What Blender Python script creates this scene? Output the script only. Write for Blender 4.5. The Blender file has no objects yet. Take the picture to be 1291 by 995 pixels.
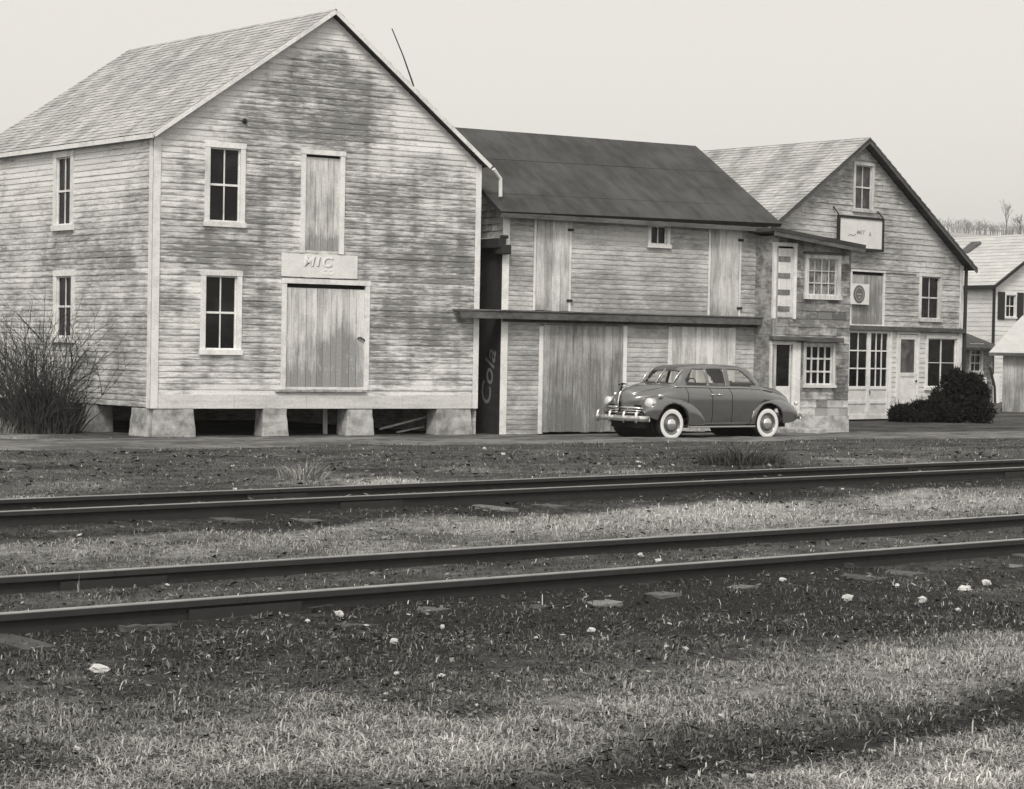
import bpy, math, random
import numpy as np
from mathutils import Vector, Matrix, noise as mnoise

# ------------------------------------------------------------------ camera, sky, sun, exposure
F, HZ, ROLL, EYE = 2600.0, 438.0, 0.018, 1.5      # focal length and horizon row measured on the 1291 px photograph
PITCH = math.atan((497.5 - HZ) / F)
scene = bpy.context.scene
C = scene.collection
cam_d = bpy.data.cameras.new('camera'); cam = bpy.data.objects.new('camera', cam_d); C.objects.link(cam)
cam_d.sensor_width = 36.0; cam_d.lens = F / 1291 * 36.0; cam_d.clip_start = 0.1; cam_d.clip_end = 8000
cam.matrix_world = Matrix.Translation((0, 0, EYE)) @ Matrix.Rotation(math.radians(90) - PITCH, 4, 'X') @ Matrix.Rotation(ROLL, 4, 'Z')
scene.camera = cam

SUN_EL, SUN_AZ = math.radians(48), math.radians(-172)       # azimuth measured from +Y towards +X: behind the camera, to the left
world = bpy.data.worlds.new("World"); scene.world = world; world.use_nodes = True
wn, wl = world.node_tree.nodes, world.node_tree.links
wn.clear()
wo = wn.new('ShaderNodeOutputWorld'); wb = wn.new('ShaderNodeBackground'); sk = wn.new('ShaderNodeTexSky')
sk.sky_type = 'NISHITA'; sk.sun_disc = False; sk.sun_elevation = SUN_EL; sk.sun_rotation = SUN_AZ
sk.air_density = 1.0; sk.dust_density = 4.0; sk.ozone_density = 1.0
bw = wn.new('ShaderNodeRGBToBW'); wl.new(sk.outputs[0], bw.inputs[0])
mx = wn.new('ShaderNodeMix'); mx.data_type = 'FLOAT'; mx.inputs[0].default_value = 0.62
wl.new(bw.outputs[0], mx.inputs[2]); mx.inputs[3].default_value = 7.0      # an even cloud deck over the clear sky
tn = wn.new('ShaderNodeMix'); tn.data_type = 'RGBA'; tn.blend_type = 'MULTIPLY'; tn.inputs[0].default_value = 1
wl.new(mx.outputs[0], tn.inputs[6]); tn.inputs[7].default_value = (1.0, 0.968, 0.908, 1)
wl.new(tn.outputs[2], wb.inputs[0]); wb.inputs[1].default_value = 0.114
wl.new(wb.outputs[0], wo.inputs[0])
sd = bpy.data.lights.new('sun', 'SUN'); sd.energy = 1.5; sd.angle = math.radians(14); sd.color = (1, .966, .905)
sun = bpy.data.objects.new('sun', sd); C.objects.link(sun)
sdir = Vector((math.sin(SUN_AZ) * math.cos(SUN_EL), math.cos(SUN_AZ) * math.cos(SUN_EL), math.sin(SUN_EL)))
sun.rotation_euler = sdir.to_track_quat('Z', 'Y').to_euler(); sun.location = (-10, -10, 30)
scene.view_settings.view_transform = 'Standard'; scene.view_settings.look = 'None'
scene.view_settings.exposure = 0.46; scene.view_settings.gamma = 1.0
scene.render.engine = 'CYCLES'; scene.cycles.max_bounces = 6; scene.cycles.transparent_max_bounces = 12

R = random.Random(7)
# ------------------------------------------------------------------ measuring helpers (pixel of the photo -> place)
def ray(px, py):
    x = px - 645.5; y = -(py - 497.5); c, s = math.cos(ROLL), math.sin(ROLL)
    a = x * c - y * s; b = x * s + y * c
    cp, sp = math.cos(PITCH), math.sin(PITCH)
    return Vector((a, F * cp + b * sp, -F * sp + b * cp)) / F
EYEV = Vector((0, 0, EYE))
def on_z(px, py, z):
    d = ray(px, py); return EYEV + d * ((z - EYE) / d.z)
def at_d(px, py, dist):
    d = ray(px, py); return EYEV + d * (dist / d.y)

# ------------------------------------------------------------------ object helpers
MW = {}
def link(o, parent=None, M=None):
    M = M or Matrix.Identity(4); C.objects.link(o); MW[o.name] = M
    if parent: o.parent = parent; o.matrix_basis = MW[parent.name].inverted() @ M
    else: o.matrix_basis = M
    return o
def tag(o, label=None, cat=None, group=None, kind=None):
    if label: o['label'] = label
    if cat: o['category'] = cat
    if group: o['group'] = group
    if kind: o['kind'] = kind
    return o
def empty(name, M, label, cat, group=None):
    o = bpy.data.objects.new(name, None); o.empty_display_size = .3
    link(o, None, M); return tag(o, label, cat, group)
def T(v): return Matrix.Translation(Vector(v))
def frameM(O, X, Z):
    X = Vector(X).normalized(); Z = Vector(Z).normalized(); Y = Z.cross(X)
    M = Matrix(((X.x, Y.x, Z.x, 0), (X.y, Y.y, Z.y, 0), (X.z, Y.z, Z.z, 0), (0, 0, 0, 1)))
    return T(O) @ M

class MB:
    """collects geometry for one mesh"""
    def __init__(s): s.v = []; s.f = []; s.t = []; s.w = []; s.m = []; s.sm = False
    def add(s, vs, fs, tone=0, wear=None, mi=0):
        b = len(s.v); s.v += [tuple(p) for p in vs]; s.w += (wear if wear is not None else [0] * len(vs))
        for f in fs: s.f.append(tuple(b + i for i in f)); s.t.append(tone); s.m.append(mi)
    def box(s, x0, x1, y0, y1, z0, z1, tone=0, mi=0, top=None):
        sh = top or 0
        vs = [(x0, y0, z0), (x1, y0, z0), (x1, y1, z0), (x0, y1, z0), (x0 + sh, y0 + sh, z1), (x1 - sh, y0 + sh, z1), (x1 - sh, y1 - sh, z1), (x0 + sh, y1 - sh, z1)]
        s.add(vs, [(0, 3, 2, 1), (4, 5, 6, 7), (0, 1, 5, 4), (1, 2, 6, 5), (2, 3, 7, 6), (3, 0, 4, 7)], tone, None, mi)
    def beam(s, a, b, w, h, up=(0, 0, 1), tone=0, mi=0):
        a = Vector(a); b = Vector(b); d = (b - a).normalized(); r = d.cross(Vector(up)).normalized(); u = r.cross(d)
        vs = []
        for p in (a, b):
            for i, j in ((-1, -1), (1, -1), (1, 1), (-1, 1)): vs.append(p + r * (i * w / 2) + u * (j * h / 2))
        s.add(vs, [(0, 3, 2, 1), (4, 5, 6, 7), (0, 1, 5, 4), (1, 2, 6, 5), (2, 3, 7, 6), (3, 0, 4, 7)], tone, None, mi)
    def tube(s, pts, rad, n=6, tone=0, mi=0, cap=True):
        pts = [Vector(p) for p in pts]; b = len(s.v); k = len(pts); vs = []
        for i, p in enumerate(pts):
            d = (pts[min(i + 1, k - 1)] - pts[max(i - 1, 0)]).normalized()
            r = d.cross(Vector((.13, .21, 1)) if abs(d.z) < .9 else Vector((1, .2, 0))).normalized(); u = r.cross(d)
            rr = rad[i] if isinstance(rad, (list, tuple)) else rad
            for j in range(n):
                a = 2 * math.pi * j / n; vs.append(p + r * (rr * math.cos(a)) + u * (rr * math.sin(a)))
        fs = [(i * n + j, i * n + (j + 1) % n, (i + 1) * n + (j + 1) % n, (i + 1) * n + j) for i in range(k - 1) for j in range(n)]
        if cap: fs += [tuple(range(n))[::-1], tuple((k - 1) * n + j for j in range(n))]
        s.add(vs, fs, tone, None, mi)
    def lathe(s, prof, n=28, axis='y', tone=0, mi=0, c=(0, 0, 0)):
        """prof: (radius, offset along axis)"""
        vs = []
        for r_, h in prof:
            for j in range(n):
                a = 2 * math.pi * j / n; p, q = r_ * math.cos(a), r_ * math.sin(a)
                vs.append({'y': (c[0] + p, c[1] + h, c[2] + q), 'x': (c[0] + h, c[1] + p, c[2] + q), 'z': (c[0] + p, c[1] + q, c[2] + h)}[axis])
        k = len(prof)
        s.add(vs, [(i * n + j, i * n + (j + 1) % n, (i + 1) * n + (j + 1) % n, (i + 1) * n + j) for i in range(k - 1) for j in range(n)], tone, None, mi)
    def build(s, name, mats, parent=None, M=None, smooth=False, bevel=0):
        me = bpy.data.meshes.new(name); me.from_pydata(s.v, [], s.f)
        for m in (mats if isinstance(mats, (list, tuple)) else [mats]): me.materials.append(m)
        if any(s.m): me.polygons.foreach_set('material_index', s.m)
        if any(s.t):
            a = me.attributes.new('tone', 'FLOAT', 'FACE'); a.data.foreach_set('value', s.t)
        if any(s.w):
            a = me.attributes.new('wear', 'FLOAT', 'POINT'); a.data.foreach_set('value', s.w)
        if smooth: me.polygons.foreach_set('use_smooth', [True] * len(s.f))
        me.validate(); me.update()
        o = bpy.data.objects.new(name, me); link(o, parent, M)
        if bevel:
            b = o.modifiers.new('bevel', 'BEVEL'); b.width = bevel; b.segments = 2; b.limit_method = 'ANGLE'
        return o

def clip(poly, a, b, c):
    """keep a*u+b*v<=c"""
    out = []
    for i in range(len(poly)):
        p, q = poly[i], poly[(i + 1) % len(poly)]
        dp = a * p[0] + b * p[1] - c; dq = a * q[0] + b * q[1] - c
        if dp <= 0: out.append(p)
        if (dp < 0 < dq) or (dq < 0 < dp):
            t = dp / (dp - dq); out.append((p[0] + t * (q[0] - p[0]), p[1] + t * (q[1] - p[1])))
    return out
def poly_hp(poly):
    """half planes of a convex counter-clockwise polygon"""
    hp = []
    for i in range(len(poly)):
        (x0, y0), (x1, y1) = poly[i], poly[(i + 1) % len(poly)]
        a, b = (y1 - y0), -(x1 - x0); hp.append((a, b, a * x0 + b * y0))
    return hp

def courses(poly, holes=(), pitch=.13, th=.02, joint=(2., 4.), tone=.12, wearf=None, step=.45, seed=1, wob=.004, butt=0.0, edge=0.0):
    """lapped boards (or shingles) over a convex polygon in the (u,v) plane; y<0 is outward"""
    r = random.Random(seed); mb = MB(); hp = poly_hp(poly)
    us = [p[0] for p in poly]; vs_ = [p[1] for p in poly]; u0, u1, v0, v1 = min(us), max(us), min(vs_), max(vs_)
    v = v0
    while v < v1 - 1e-4:
        ve = v + pitch
        cuts = sorted({v, min(ve, v1)} | {z for h in holes for z in (h[1], h[3]) if v + 1e-4 < z < min(ve, v1) - 1e-4})
        bj = [u0]
        while bj[-1] < u1: bj.append(bj[-1] + r.uniform(*joint))
        boards = [(bj[i], min(bj[i + 1], u1), max(-1.6 * tone, min(1.4 * tone, r.gauss(0, tone))), r.uniform(-wob, wob), r.uniform(-butt, butt)) for i in range(len(bj) - 1)]
        for a, b in zip(cuts[:-1], cuts[1:]):
            blocked = sorted((h[0], h[2]) for h in holes if h[1] < (a + b) / 2 < h[3])
            for s, e, tn_, wo_, bt in boards:
                segs = [(s, e)]
                for h0, h1 in blocked:
                    ns = []
                    for x0, x1 in segs:
                        if h1 <= x0 or h0 >= x1: ns.append((x0, x1)); continue
                        if h0 > x0: ns.append((x0, h0))
                        if h1 < x1: ns.append((h1, x1))
                    segs = ns
                for x0, x1 in segs:
                    if x1 - x0 < .004: continue
                    n = max(1, int((x1 - x0) / step))
                    for k in range(n):
                        p0 = x0 + (x1 - x0) * k / n; p1 = x0 + (x1 - x0) * (k + 1) / n
                        if k == n - 1 and p1 == e: p1 -= .002
                        a2 = a + (bt if a == v else 0)
                        pl = [(p0, a2), (p1, a2), (p1, b), (p0, b)]
                        for h in hp:
                            pl = clip(pl, *h)
                            if len(pl) < 3: break
                        if len(pl) < 3: continue
                        yy = [-(th * (1 - (q[1] - v) / pitch)) - .002 + wo_ for q in pl]
                        V = [(q[0], y, q[1]) for q, y in zip(pl, yy)]
                        W = [wearf(q[0], q[1]) + (edge * (1 if q[1] - v < pitch * .5 else -.5) if edge else 0) for q in pl] if wearf else None
                        mb.add(V, [tuple(range(len(V)))], tn_, W)
                        if a == v:
                            lo = [q for q in pl if abs(q[1] - a2) < 1e-5]
                            if len(lo) >= 2:
                                l0, l1 = min(q[0] for q in lo), max(q[0] for q in lo)
                                yb = -th - .002 + wo_
                                mb.add([(l0, yb, a2), (l0, .0, a2), (l1, .0, a2), (l1, yb, a2)], [(0, 1, 2, 3)], tn_ - .1)
        v = ve
    return mb

# ------------------------------------------------------------------ materials
def nmat(name):
    m = bpy.data.materials.new(name); m.use_nodes = True; nt = m.node_tree
    return m, nt, nt.nodes['Principled BSDF']
def g(v): return (v, v * .995, v * .98, 1)
def mathn(nt, op, a, b=None, c=None, clampit=False):
    n = nt.nodes.new('ShaderNodeMath'); n.operation = op; n.use_clamp = clampit
    for i, x in enumerate((a, b, c)):
        if x is None: continue
        if hasattr(x, 'is_output') or hasattr(x, 'links'): nt.links.new(x, n.inputs[i])
        else: n.inputs[i].default_value = x
    return n.outputs[0]
def noisen(nt, scale, sc=(1, 1, 1), detail=4, rough=.55, dist=0, loc=(0, 0, 0)):
    tc = nt.nodes.new('ShaderNodeTexCoord'); mp = nt.nodes.new('ShaderNodeMapping'); mp.inputs['Scale'].default_value = sc
    mp.inputs['Location'].default_value = loc
    nt.links.new(tc.outputs['Object'], mp.inputs[0]); n = nt.nodes.new('ShaderNodeTexNoise')
    n.inputs['Scale'].default_value = scale; n.inputs['Detail'].default_value = detail; n.inputs['Roughness'].default_value = rough
    n.inputs['Distortion'].default_value = dist; nt.links.new(mp.outputs[0], n.inputs[0]); return n.outputs[0]
def attr(nt, name):
    n = nt.nodes.new('ShaderNodeAttribute'); n.attribute_name = name; return n.outputs['Fac']
def weathered(name, light, dark, fine=(1, 1, 1), fscale=3, bias=.5, gain=2.2, big=.6, rough=.85, bump=.25, tonek=1.0, streak=1.0):
    """two-tone worn surface: fine streak noise + large patches + 'wear' attribute; 'tone' attribute varies whole boards"""
    m, nt, p = nmat(name)
    a = noisen(nt, fscale, fine, 6, .65); b = noisen(nt, big, (1, 1, 1), 3, .6, .3, (3, 1, 7))
    a2 = noisen(nt, fscale * 2.3, fine, 5, .7, 0, (7, 2, 5))
    s = mathn(nt, 'ADD', mathn(nt, 'MULTIPLY', a, streak), mathn(nt, 'MULTIPLY', b, .9))
    wr_ = mathn(nt, 'MULTIPLY', attr(nt, 'wear'), mathn(nt, 'MULTIPLY_ADD', a2, 3.2, -.7))
    s = mathn(nt, 'ADD', s, wr_)
    s = mathn(nt, 'SUBTRACT', s, .45 + .5 * streak)
    s = mathn(nt, 'MULTIPLY_ADD', s, gain, bias, True)
    mixc = nt.nodes.new('ShaderNodeMix'); mixc.data_type = 'RGBA'; nt.links.new(s, mixc.inputs[0])
    mixc.inputs[6].default_value = g(light); mixc.inputs[7].default_value = g(dark)
    t = mathn(nt, 'MULTIPLY_ADD', attr(nt, 'tone'), tonek, 1.0)
    sp = noisen(nt, 22, (1, 1, 1), 2, .6)
    t = mathn(nt, 'MULTIPLY', t, mathn(nt, 'MULTIPLY_ADD', sp, .5, .75))
    m2 = nt.nodes.new('ShaderNodeMix'); m2.data_type = 'RGBA'; m2.blend_type = 'MULTIPLY'; m2.inputs[0].default_value = 1
    nt.links.new(mixc.outputs[2], m2.inputs[6]); nt.links.new(t, m2.inputs[7])
    nt.links.new(m2.outputs[2], p.inputs['Base Color']); p.inputs['Roughness'].default_value = rough
    if bump:
        bn = nt.nodes.new('ShaderNodeBump'); bn.inputs['Strength'].default_value = bump; bn.inputs['Distance'].default_value = .02
        nt.links.new(a, bn.inputs['Height']); nt.links.new(bn.outputs[0], p.inputs['Normal'])
    return m
def plain(name, v, rough=.6, metal=0, nz=.15, scale=8, bump=0):
    m, nt, p = nmat(name)
    a = noisen(nt, scale, (1, 1, 1), 4)
    mixc = nt.nodes.new('ShaderNodeMix'); mixc.data_type = 'RGBA'; nt.links.new(a, mixc.inputs[0])
    mixc.inputs[6].default_value = g(v * (1 - nz)); mixc.inputs[7].default_value = g(min(1, v * (1 + nz)))
    nt.links.new(mixc.outputs[2], p.inputs['Base Color']); p.inputs['Roughness'].default_value = rough; p.inputs['Metallic'].default_value = metal
    if bump:
        bn = nt.nodes.new('ShaderNodeBump'); bn.inputs['Strength'].default_value = bump; nt.links.new(a, bn.inputs['Height']); nt.links.new(bn.outputs[0], p.inputs['Normal'])
    return m
def toned(name, rough=.9, k=1.0, sub=0):
    """albedo comes from the 'tone' face attribute (grass, leaves)"""
    m, nt, p = nmat(name); a = attr(nt, 'tone'); cc = nt.nodes.new('ShaderNodeCombineColor')
    nt.links.new(a, cc.inputs[0]); nt.links.new(mathn(nt, 'MULTIPLY', a, .99), cc.inputs[1]); nt.links.new(mathn(nt, 'MULTIPLY', a, .95), cc.inputs[2])
    nt.links.new(cc.outputs[0], p.inputs['Base Color']); p.inputs['Roughness'].default_value = rough
    p.inputs['Specular IOR Level'].default_value = .15
    return m
def glassy(name, v=.012, rough=.12):
    m, nt, p = nmat(name); p.inputs['Roughness'].default_value = rough
    a = noisen(nt, 1.3, (1, 1, 1), 3, .6, .5); mc = nt.nodes.new('ShaderNodeMix'); mc.data_type = 'RGBA'
    nt.links.new(mathn(nt, 'MULTIPLY_ADD', a, 4.0, -1.9, True), mc.inputs[0]); mc.inputs[6].default_value = g(v * .6); mc.inputs[7].default_value = g(v * 2.2); nt.links.new(mc.outputs[2], p.inputs['Base Color'])  # colour noise paints faint reflection and interior variation into the pane
    bn = nt.nodes.new('ShaderNodeBump'); bn.inputs['Strength'].default_value = .12; bn.inputs['Distance'].default_value = .02; nt.links.new(noisen(nt, 3, (1, 1, 1), 2), bn.inputs['Height']); nt.links.new(bn.outputs[0], p.inputs['Normal'])
    p.inputs['Specular IOR Level'].default_value = .25
    return m

M_CLAP1 = weathered('old_white_clapboard', .72, .19, (1.3, 1, 9), 2.4, .34, 2.2, .9, tonek=.8, streak=1.35)
M_CLAP1S = weathered('side_clapboard', .70, .22, (1.3, 1, 8), 2.4, .32, 2.2, .9, tonek=.8, streak=1.35)
M_CLAP2 = weathered('pale_barn_siding', .58, .26, (1.5, 1, 7), 2.4, .36, 2.6, .8)
M_CLAP4 = weathered('worn_gable_siding', .58, .22, (1.2, 1, 8), 2.4, .42, 2.4, .8, streak=1.4)
M_WHITE = weathered('white_trim_paint', .80, .45, (1.5, 1.5, 1.5), 3, .12, 1.8, 1.5, rough=.6, bump=.1)
M_WHITES = weathered('white_shop_siding', .72, .40, (.6, 1, 5), 2.2, .15, 2.0, .6)
M_PLANK = weathered('vertical_planks', .68, .30, (5, 5, .6), 2.4, .26, 2.6, .9, tonek=1.0)
M_PLANKD = weathered('grey_vertical_planks', .50, .20, (5, 5, .5), 2.4, .45, 2.4, .9, tonek=1.0)
M_BEAM = weathered('dark_beam_wood', .14, .05, (1, 4, 4), 2.5, .5, 2.2, .8)
M_BLACKW = weathered('black_and_shade_boards', .035, .015, (1, 1, 3), 2.5, .5, 2.0, .8)  # black wood, also the painted-in shade of soffits, door heads and the gap
M_SHAKE = weathered('pale_wood_shakes', .46, .30, (3.5, 1, .35), 1.3, .42, 3.0, .7, tonek=.6)
M_SHAKE4 = weathered('grey_shakes', .46, .27, (3, 1, .6), 1.5, .42, 2.8, .9, tonek=.6)
M_TAR = weathered('dark_roofing', .070, .030, (2.2, 1, .6), 1.8, .5, 2.6, .7, tonek=.5, rough=.9)
M_ROOFW = weathered('whitish_roof', .54, .40, (1, 1, 1), 3, .4, 1.5, .8)
M_CONC = weathered('rough_concrete', .50, .20, (1, 1, 1), 3, .42, 2.6, 1.6, bump=.5, streak=1.5)
M_BRICK = weathered('blotchy_roll_siding', .42, .15, (1.2, 1, 3.0), 4, .48, 3.0, 2.2, bump=.3)
M_GLASS = glassy('dark_window_glass')
M_GLASSG = glassy('grey_blind_glass', .085, .4)
M_CURT = weathered('curtained_glass', .34, .06, (6, 1, 1.5), 3, .5, 3.0, 3, rough=.35, bump=0)
M_IRON = plain('dark_iron', .03, .6, .3)
M_SIGNW = weathered('sign_white', .78, .6, (1, 1, 1), 2, .2, 1.5, 2, rough=.6, bump=0)
M_SIGNK = plain('sign_black', .015, .6)
M_LETTER = plain('faded_lettering', .30, .8, 0, .3, 30)
M_LETTERW = plain('raised_white_lettering', .86, .8, 0, .1, 30)
M_CHALK = plain('chalk_marks', .22, .95, 0, .5, 40)
M_TIE = weathered('weathered_tie', .11, .04, (1, 6, 6), 3, .5, 2.2, 2)
M_TIEP = weathered('pale_tie', .19, .07, (1, 6, 6), 3, .4, 2.2, 2)
M_RAIL = plain('rusted_rail', .028, .8, 0, .4, 12, .2)
M_RAILTOP = plain('worn_rail_head', .30, .45, .3, .5, 5)
M_GRASS = toned('dry_grass')
M_BARK = weathered('dark_bark', .075, .025, (4, 4, 1), 4, .5, 2, 2)
M_LEAF = toned('evergreen_needles', .7)
M_STONE = weathered('pale_stone', .62, .32, (1, 1, 1), 9, .3, 2, 5, bump=.4)
M_FARTREE = plain('bare_far_trees', .17, .95)

# ------------------------------------------------------------------ ground shape
def rail_line(pts, z):
    P = np.array([on_z(x, y, z)[:2] for x, y in pts]); m, c = np.polyfit(P[:, 0], P[:, 1], 1); return m, c
nA = rail_line([(0, 727), (430, 703), (860, 676), (1291, 650)], .15)
nB = rail_line([(0, 772), (430, 740), (860, 710), (1291, 677)], .15)
fA = rail_line([(0, 629), (430, 612), (860, 595), (1291, 578.4)], .12)
fB = rail_line([(0, 645), (430, 627), (860, 610), (1291, 589.4)], .15)
def mkline(a, b):
    m = (a[0] + b[0]) / 2; k = math.sqrt(1 + m * m); xm = 2.0
    mid = ((a[0] * xm + a[1]) + (b[0] * xm + b[1])) / 2
    return dict(p=Vector((xm, mid, 0)), d=Vector((1, m, 0)).normalized(), n=Vector((-m, 1, 0)).normalized())
NEAR, FAR = mkline(nA, nB), mkline(fA, fB)
GAUGE = 1.45
def tdist(L, x, y): return (x - L['p'].x) * L['n'].x + (y - L['p'].y) * L['n'].y
B1L = on_z(190, 550, -.5); B1R = on_z(597, 547, -.5)
BD = (B1R - B1L).normalized(); BN = Vector((-BD.y, BD.x, 0))
def bdist(x, y): return -((x - B1L.x) * BN.x + (y - B1L.y) * BN.y)      # metres in front of the building line
def smooth(t): t = min(1, max(0, t)); return t * t * (3 - 2 * t)
def gz(x, y, bumps=True):
    tr = tdist(FAR, x, y) - .9; tb = bdist(x, y) - 1.0
    if tr <= 0: h = 0
    elif tb <= 0: h = -.5
    else:
        s = tr / (tr + tb); h = -.5 * (s * .7 + .3 * smooth(s))
    if bumps:
        k = 1.0 if tr < 0 else .6
        tn_ = abs(tdist(NEAR, x, y)); tf = abs(tdist(FAR, x, y))
        damp = .3 + .7 * smooth((min(tn_, tf) - .7) / 1.0)
        b = mnoise.noise(Vector((x * .5, y * .5, 1))) * .06 + mnoise.noise(Vector((x * 1.7, y * 1.7, 4))) * .035 + mnoise.noise(Vector((x * 6, y * 6, 9))) * .012
        if tb < .5: b *= .25
        h += b * k * damp - .015
        h -= .07 * math.exp(-((RUT(x, y)) / .24) ** 2) if y < 14 else 0
        h += .062 * math.exp(-(max(0, tn_ - .75) / .8) ** 2) + .045 * math.exp(-(max(0, tf - .75) / .8) ** 2)
    return h
_ra, _rb = on_z(560, 990, 0), on_z(1290, 885, 0)
_rd = (_rb - _ra); _rn = Vector((-_rd.y, _rd.x, 0)).normalized()
def RUT(x, y): return (x - _ra.x) * _rn.x + (y - _ra.y) * _rn.y

# dry straw-coloured and darker patches: (pixel x, y, radius px x, radius px y, amount)
PATCH = []
for px, py, rx, ry, am in [(250, 985, 200, 45, .9), (470, 925, 130, 35, .8), (620, 960, 130, 40, .9), (60, 870, 90, 40, .45), (840, 880, 110, 35, .8), (950, 850, 90, 25, .6),
        (1180, 840, 110, 30, .9), (1250, 960, 110, 30, .8), (1000, 985, 140, 30, .6), (1270, 820, 60, 30, .8), (1150, 985, 160, 20, 1.0), (400, 960, 200, 25, .5), (760, 940, 120, 25, .5), (700, 900, 90, 25, .4), (330, 900, 60, 20, .3),
        (500, 602, 60, 6, 1.8), (60, 624, 90, 5, 1.3), (900, 650, 200, 14, .8), (1200, 630, 140, 12, .6), (650, 665, 120, 12, .5), (250, 660, 90, 8, .45), (80, 680, 90, 10, .4),
        (740, 590, 120, 8, .6), (1090, 575, 100, 6, .7), (940, 640, 80, 6, .6), (110, 605, 80, 8, .5), (390, 597, 50, 10, .5), (0, 520, 60, 25, .9), (1200, 560, 120, 6, .3)]:
    c = on_z(px, py, 0); e = on_z(px + rx, py, 0); f = on_z(px, py - ry, 0)
    PATCH.append((c.x, c.y, abs(e.x - c.x) * 1.0, abs(f.y - c.y), am))
DARKP = []
for px, py, rx, ry, am in [(300, 820, 400, 40, .4), (900, 780, 400, 30, .6), (1100, 760, 250, 30, .5), (520, 790, 150, 22, .3), (330, 905, 40, 14, .5), (60, 950, 70, 25, .4), (935, 575, 60, 12, .8), (1230, 780, 120, 25, .5)]:
    c = on_z(px, py, 0); e = on_z(px + rx, py, 0); f = on_z(px, py - ry, 0)
    DARKP.append((c.x, c.y, abs(e.x - c.x), abs(f.y - c.y), am))
def lush(x, y):
    s = sum(a * math.exp(-(((x - cx) / rx) ** 2 + ((y - cy) / ry) ** 2)) for cx, cy, rx, ry, a in PATCH)
    s -= sum(a * math.exp(-(((x - cx) / rx) ** 2 + ((y - cy) / ry) ** 2)) for cx, cy, rx, ry, a in DARKP)
    s += mnoise.noise(Vector((x * .9, y * .9, 20))) * .55 + mnoise.noise(Vector((x * 3.1, y * 3.1, 25))) * .45
    if y < 14: s -= 1.5 * math.exp(-(RUT(x, y) / .26) ** 2)
    tf = tdist(FAR, x, y)
    if -1.6 < tf < .9: s -= .9
    if abs(tdist(NEAR, x, y)) < .7: s -= .15
    if tdist(NEAR, x, y) > .9 and tf < -1.5: s += .35
    if tf > 1.0: s -= .22
    if -1.8 < tdist(NEAR, x, y) < -.7: s -= .5
    return s
def road_mask(x, y):
    b = bdist(x, y); return smooth((b - .6) / .8) * smooth((7.4 - b + .8 * mnoise.noise(Vector((x * .4, y * .4, 7)))) / 2.2)

# ground sheet
def spaced(lo, hi, n, k, c):
    a = np.linspace(math.asinh((lo - c) / k), math.asinh((hi - c) / k), n); return np.sinh(a) * k + c
xs = spaced(-2500, 2500, 330, 6, 1); ys = spaced(-60, 4000, 420, 14, 12)
mb = MB(); nx = len(xs)
vv = []; ww = []
for y in ys:
    for x in xs:
        nearv = y < 80 and abs(x) < 60
        vv.append((x, y, gz(x, y, nearv) if y < 400 else -.5)); ww.append(lush(x, y) * (1 - road_mask(x, y)) if nearv else 0)
ff = [(j * nx + i, j * nx + i + 1, (j + 1) * nx + i + 1, (j + 1) * nx + i) for j in range(len(ys) - 1) for i in range(nx - 1)]
mb.v = vv; mb.w = ww; mb.f = ff; mb.t = [0] * len(ff); mb.m = [0] * len(ff)
def ground_mat():
    m, nt, p = nmat('soil_and_turf')
    a = noisen(nt, 9, (1, 1, 1), 8, .7); b = noisen(nt, 1.2, (1, 1, 1), 4, .6)
    s = mathn(nt, 'ADD', mathn(nt, 'MULTIPLY', a, .9), mathn(nt, 'MULTIPLY', b, .5)); s = mathn(nt, 'ADD', s, mathn(nt, 'MULTIPLY', attr(nt, 'wear'), .35))
    cr = nt.nodes.new('ShaderNodeValToRGB'); nt.links.new(mathn(nt, 'SUBTRACT', s, .25), cr.inputs[0])
    e = cr.color_ramp.elements; e[0].position = .2; e[0].color = g(.03); e[1].position = .9; e[1].color = g(.36)
    k = e.new(.5); k.color = g(.10)
    nt.links.new(cr.outputs[0], p.inputs['Base Color']); p.inputs['Roughness'].default_value = .95; p.inputs['Specular IOR Level'].default_value = .1
    bn = nt.nodes.new('ShaderNodeBump'); bn.inputs['Strength'].default_value = .8; bn.inputs['Distance'].default_value = .05
    nt.links.new(a, bn.inputs['Height']); nt.links.new(bn.outputs[0], p.inputs['Normal']); return m
M_GROUND = ground_mat()
tag(mb.build('ground', M_GROUND, smooth=True), kind='structure')

# dirt road strip along the building fronts
mb = MB(); rows = []
us = np.linspace(-40, 60, 700); bs = np.linspace(.9, 6.6, 30)
for i, u in enumerate(us):
    for j, b in enumerate(bs):
        p = B1L + BD * u - BN * b
        e = mnoise.noise(Vector((u * .35, 3, b * .4))) * .5
        rut = -.03 * math.exp(-((b - 2.3 + e) / .22) ** 2) - .03 * math.exp(-((b - 3.8 + e) / .22) ** 2)
        edge = smooth(min(j, len(bs) - 1 - j) / 3)
        z = gz(p.x, p.y) + .012 + rut * 1.2 + .018 * mnoise.noise(Vector((u * 1.1, b * 2.5, 5))) + .010 * mnoise.noise(Vector((u * 3.7, b * 6, 8))) + .03 * edge - .03 * (1 - edge)
        rows.append((p.x, p.y, z)); mb.w.append(rut * -16 + .5 * mnoise.noise(Vector((u * .5, b * 2.2, 31))))
mb.v = rows; nb = len(bs)
mb.f = [(i * nb + j, i * nb + j + 1, (i + 1) * nb + j + 1, (i + 1) * nb + j) for i in range(len(us) - 1) for j in range(nb - 1)]
mb.t = [0] * len(mb.f); mb.m = [0] * len(mb.f)
M_ROAD = weathered('dirt_road', .17, .055, (.6, 1.2, 1), 6, .45, 2.2, .7, bump=1.0, streak=1.5)
tag(mb.build('road', M_ROAD, smooth=True), kind='structure')

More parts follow.
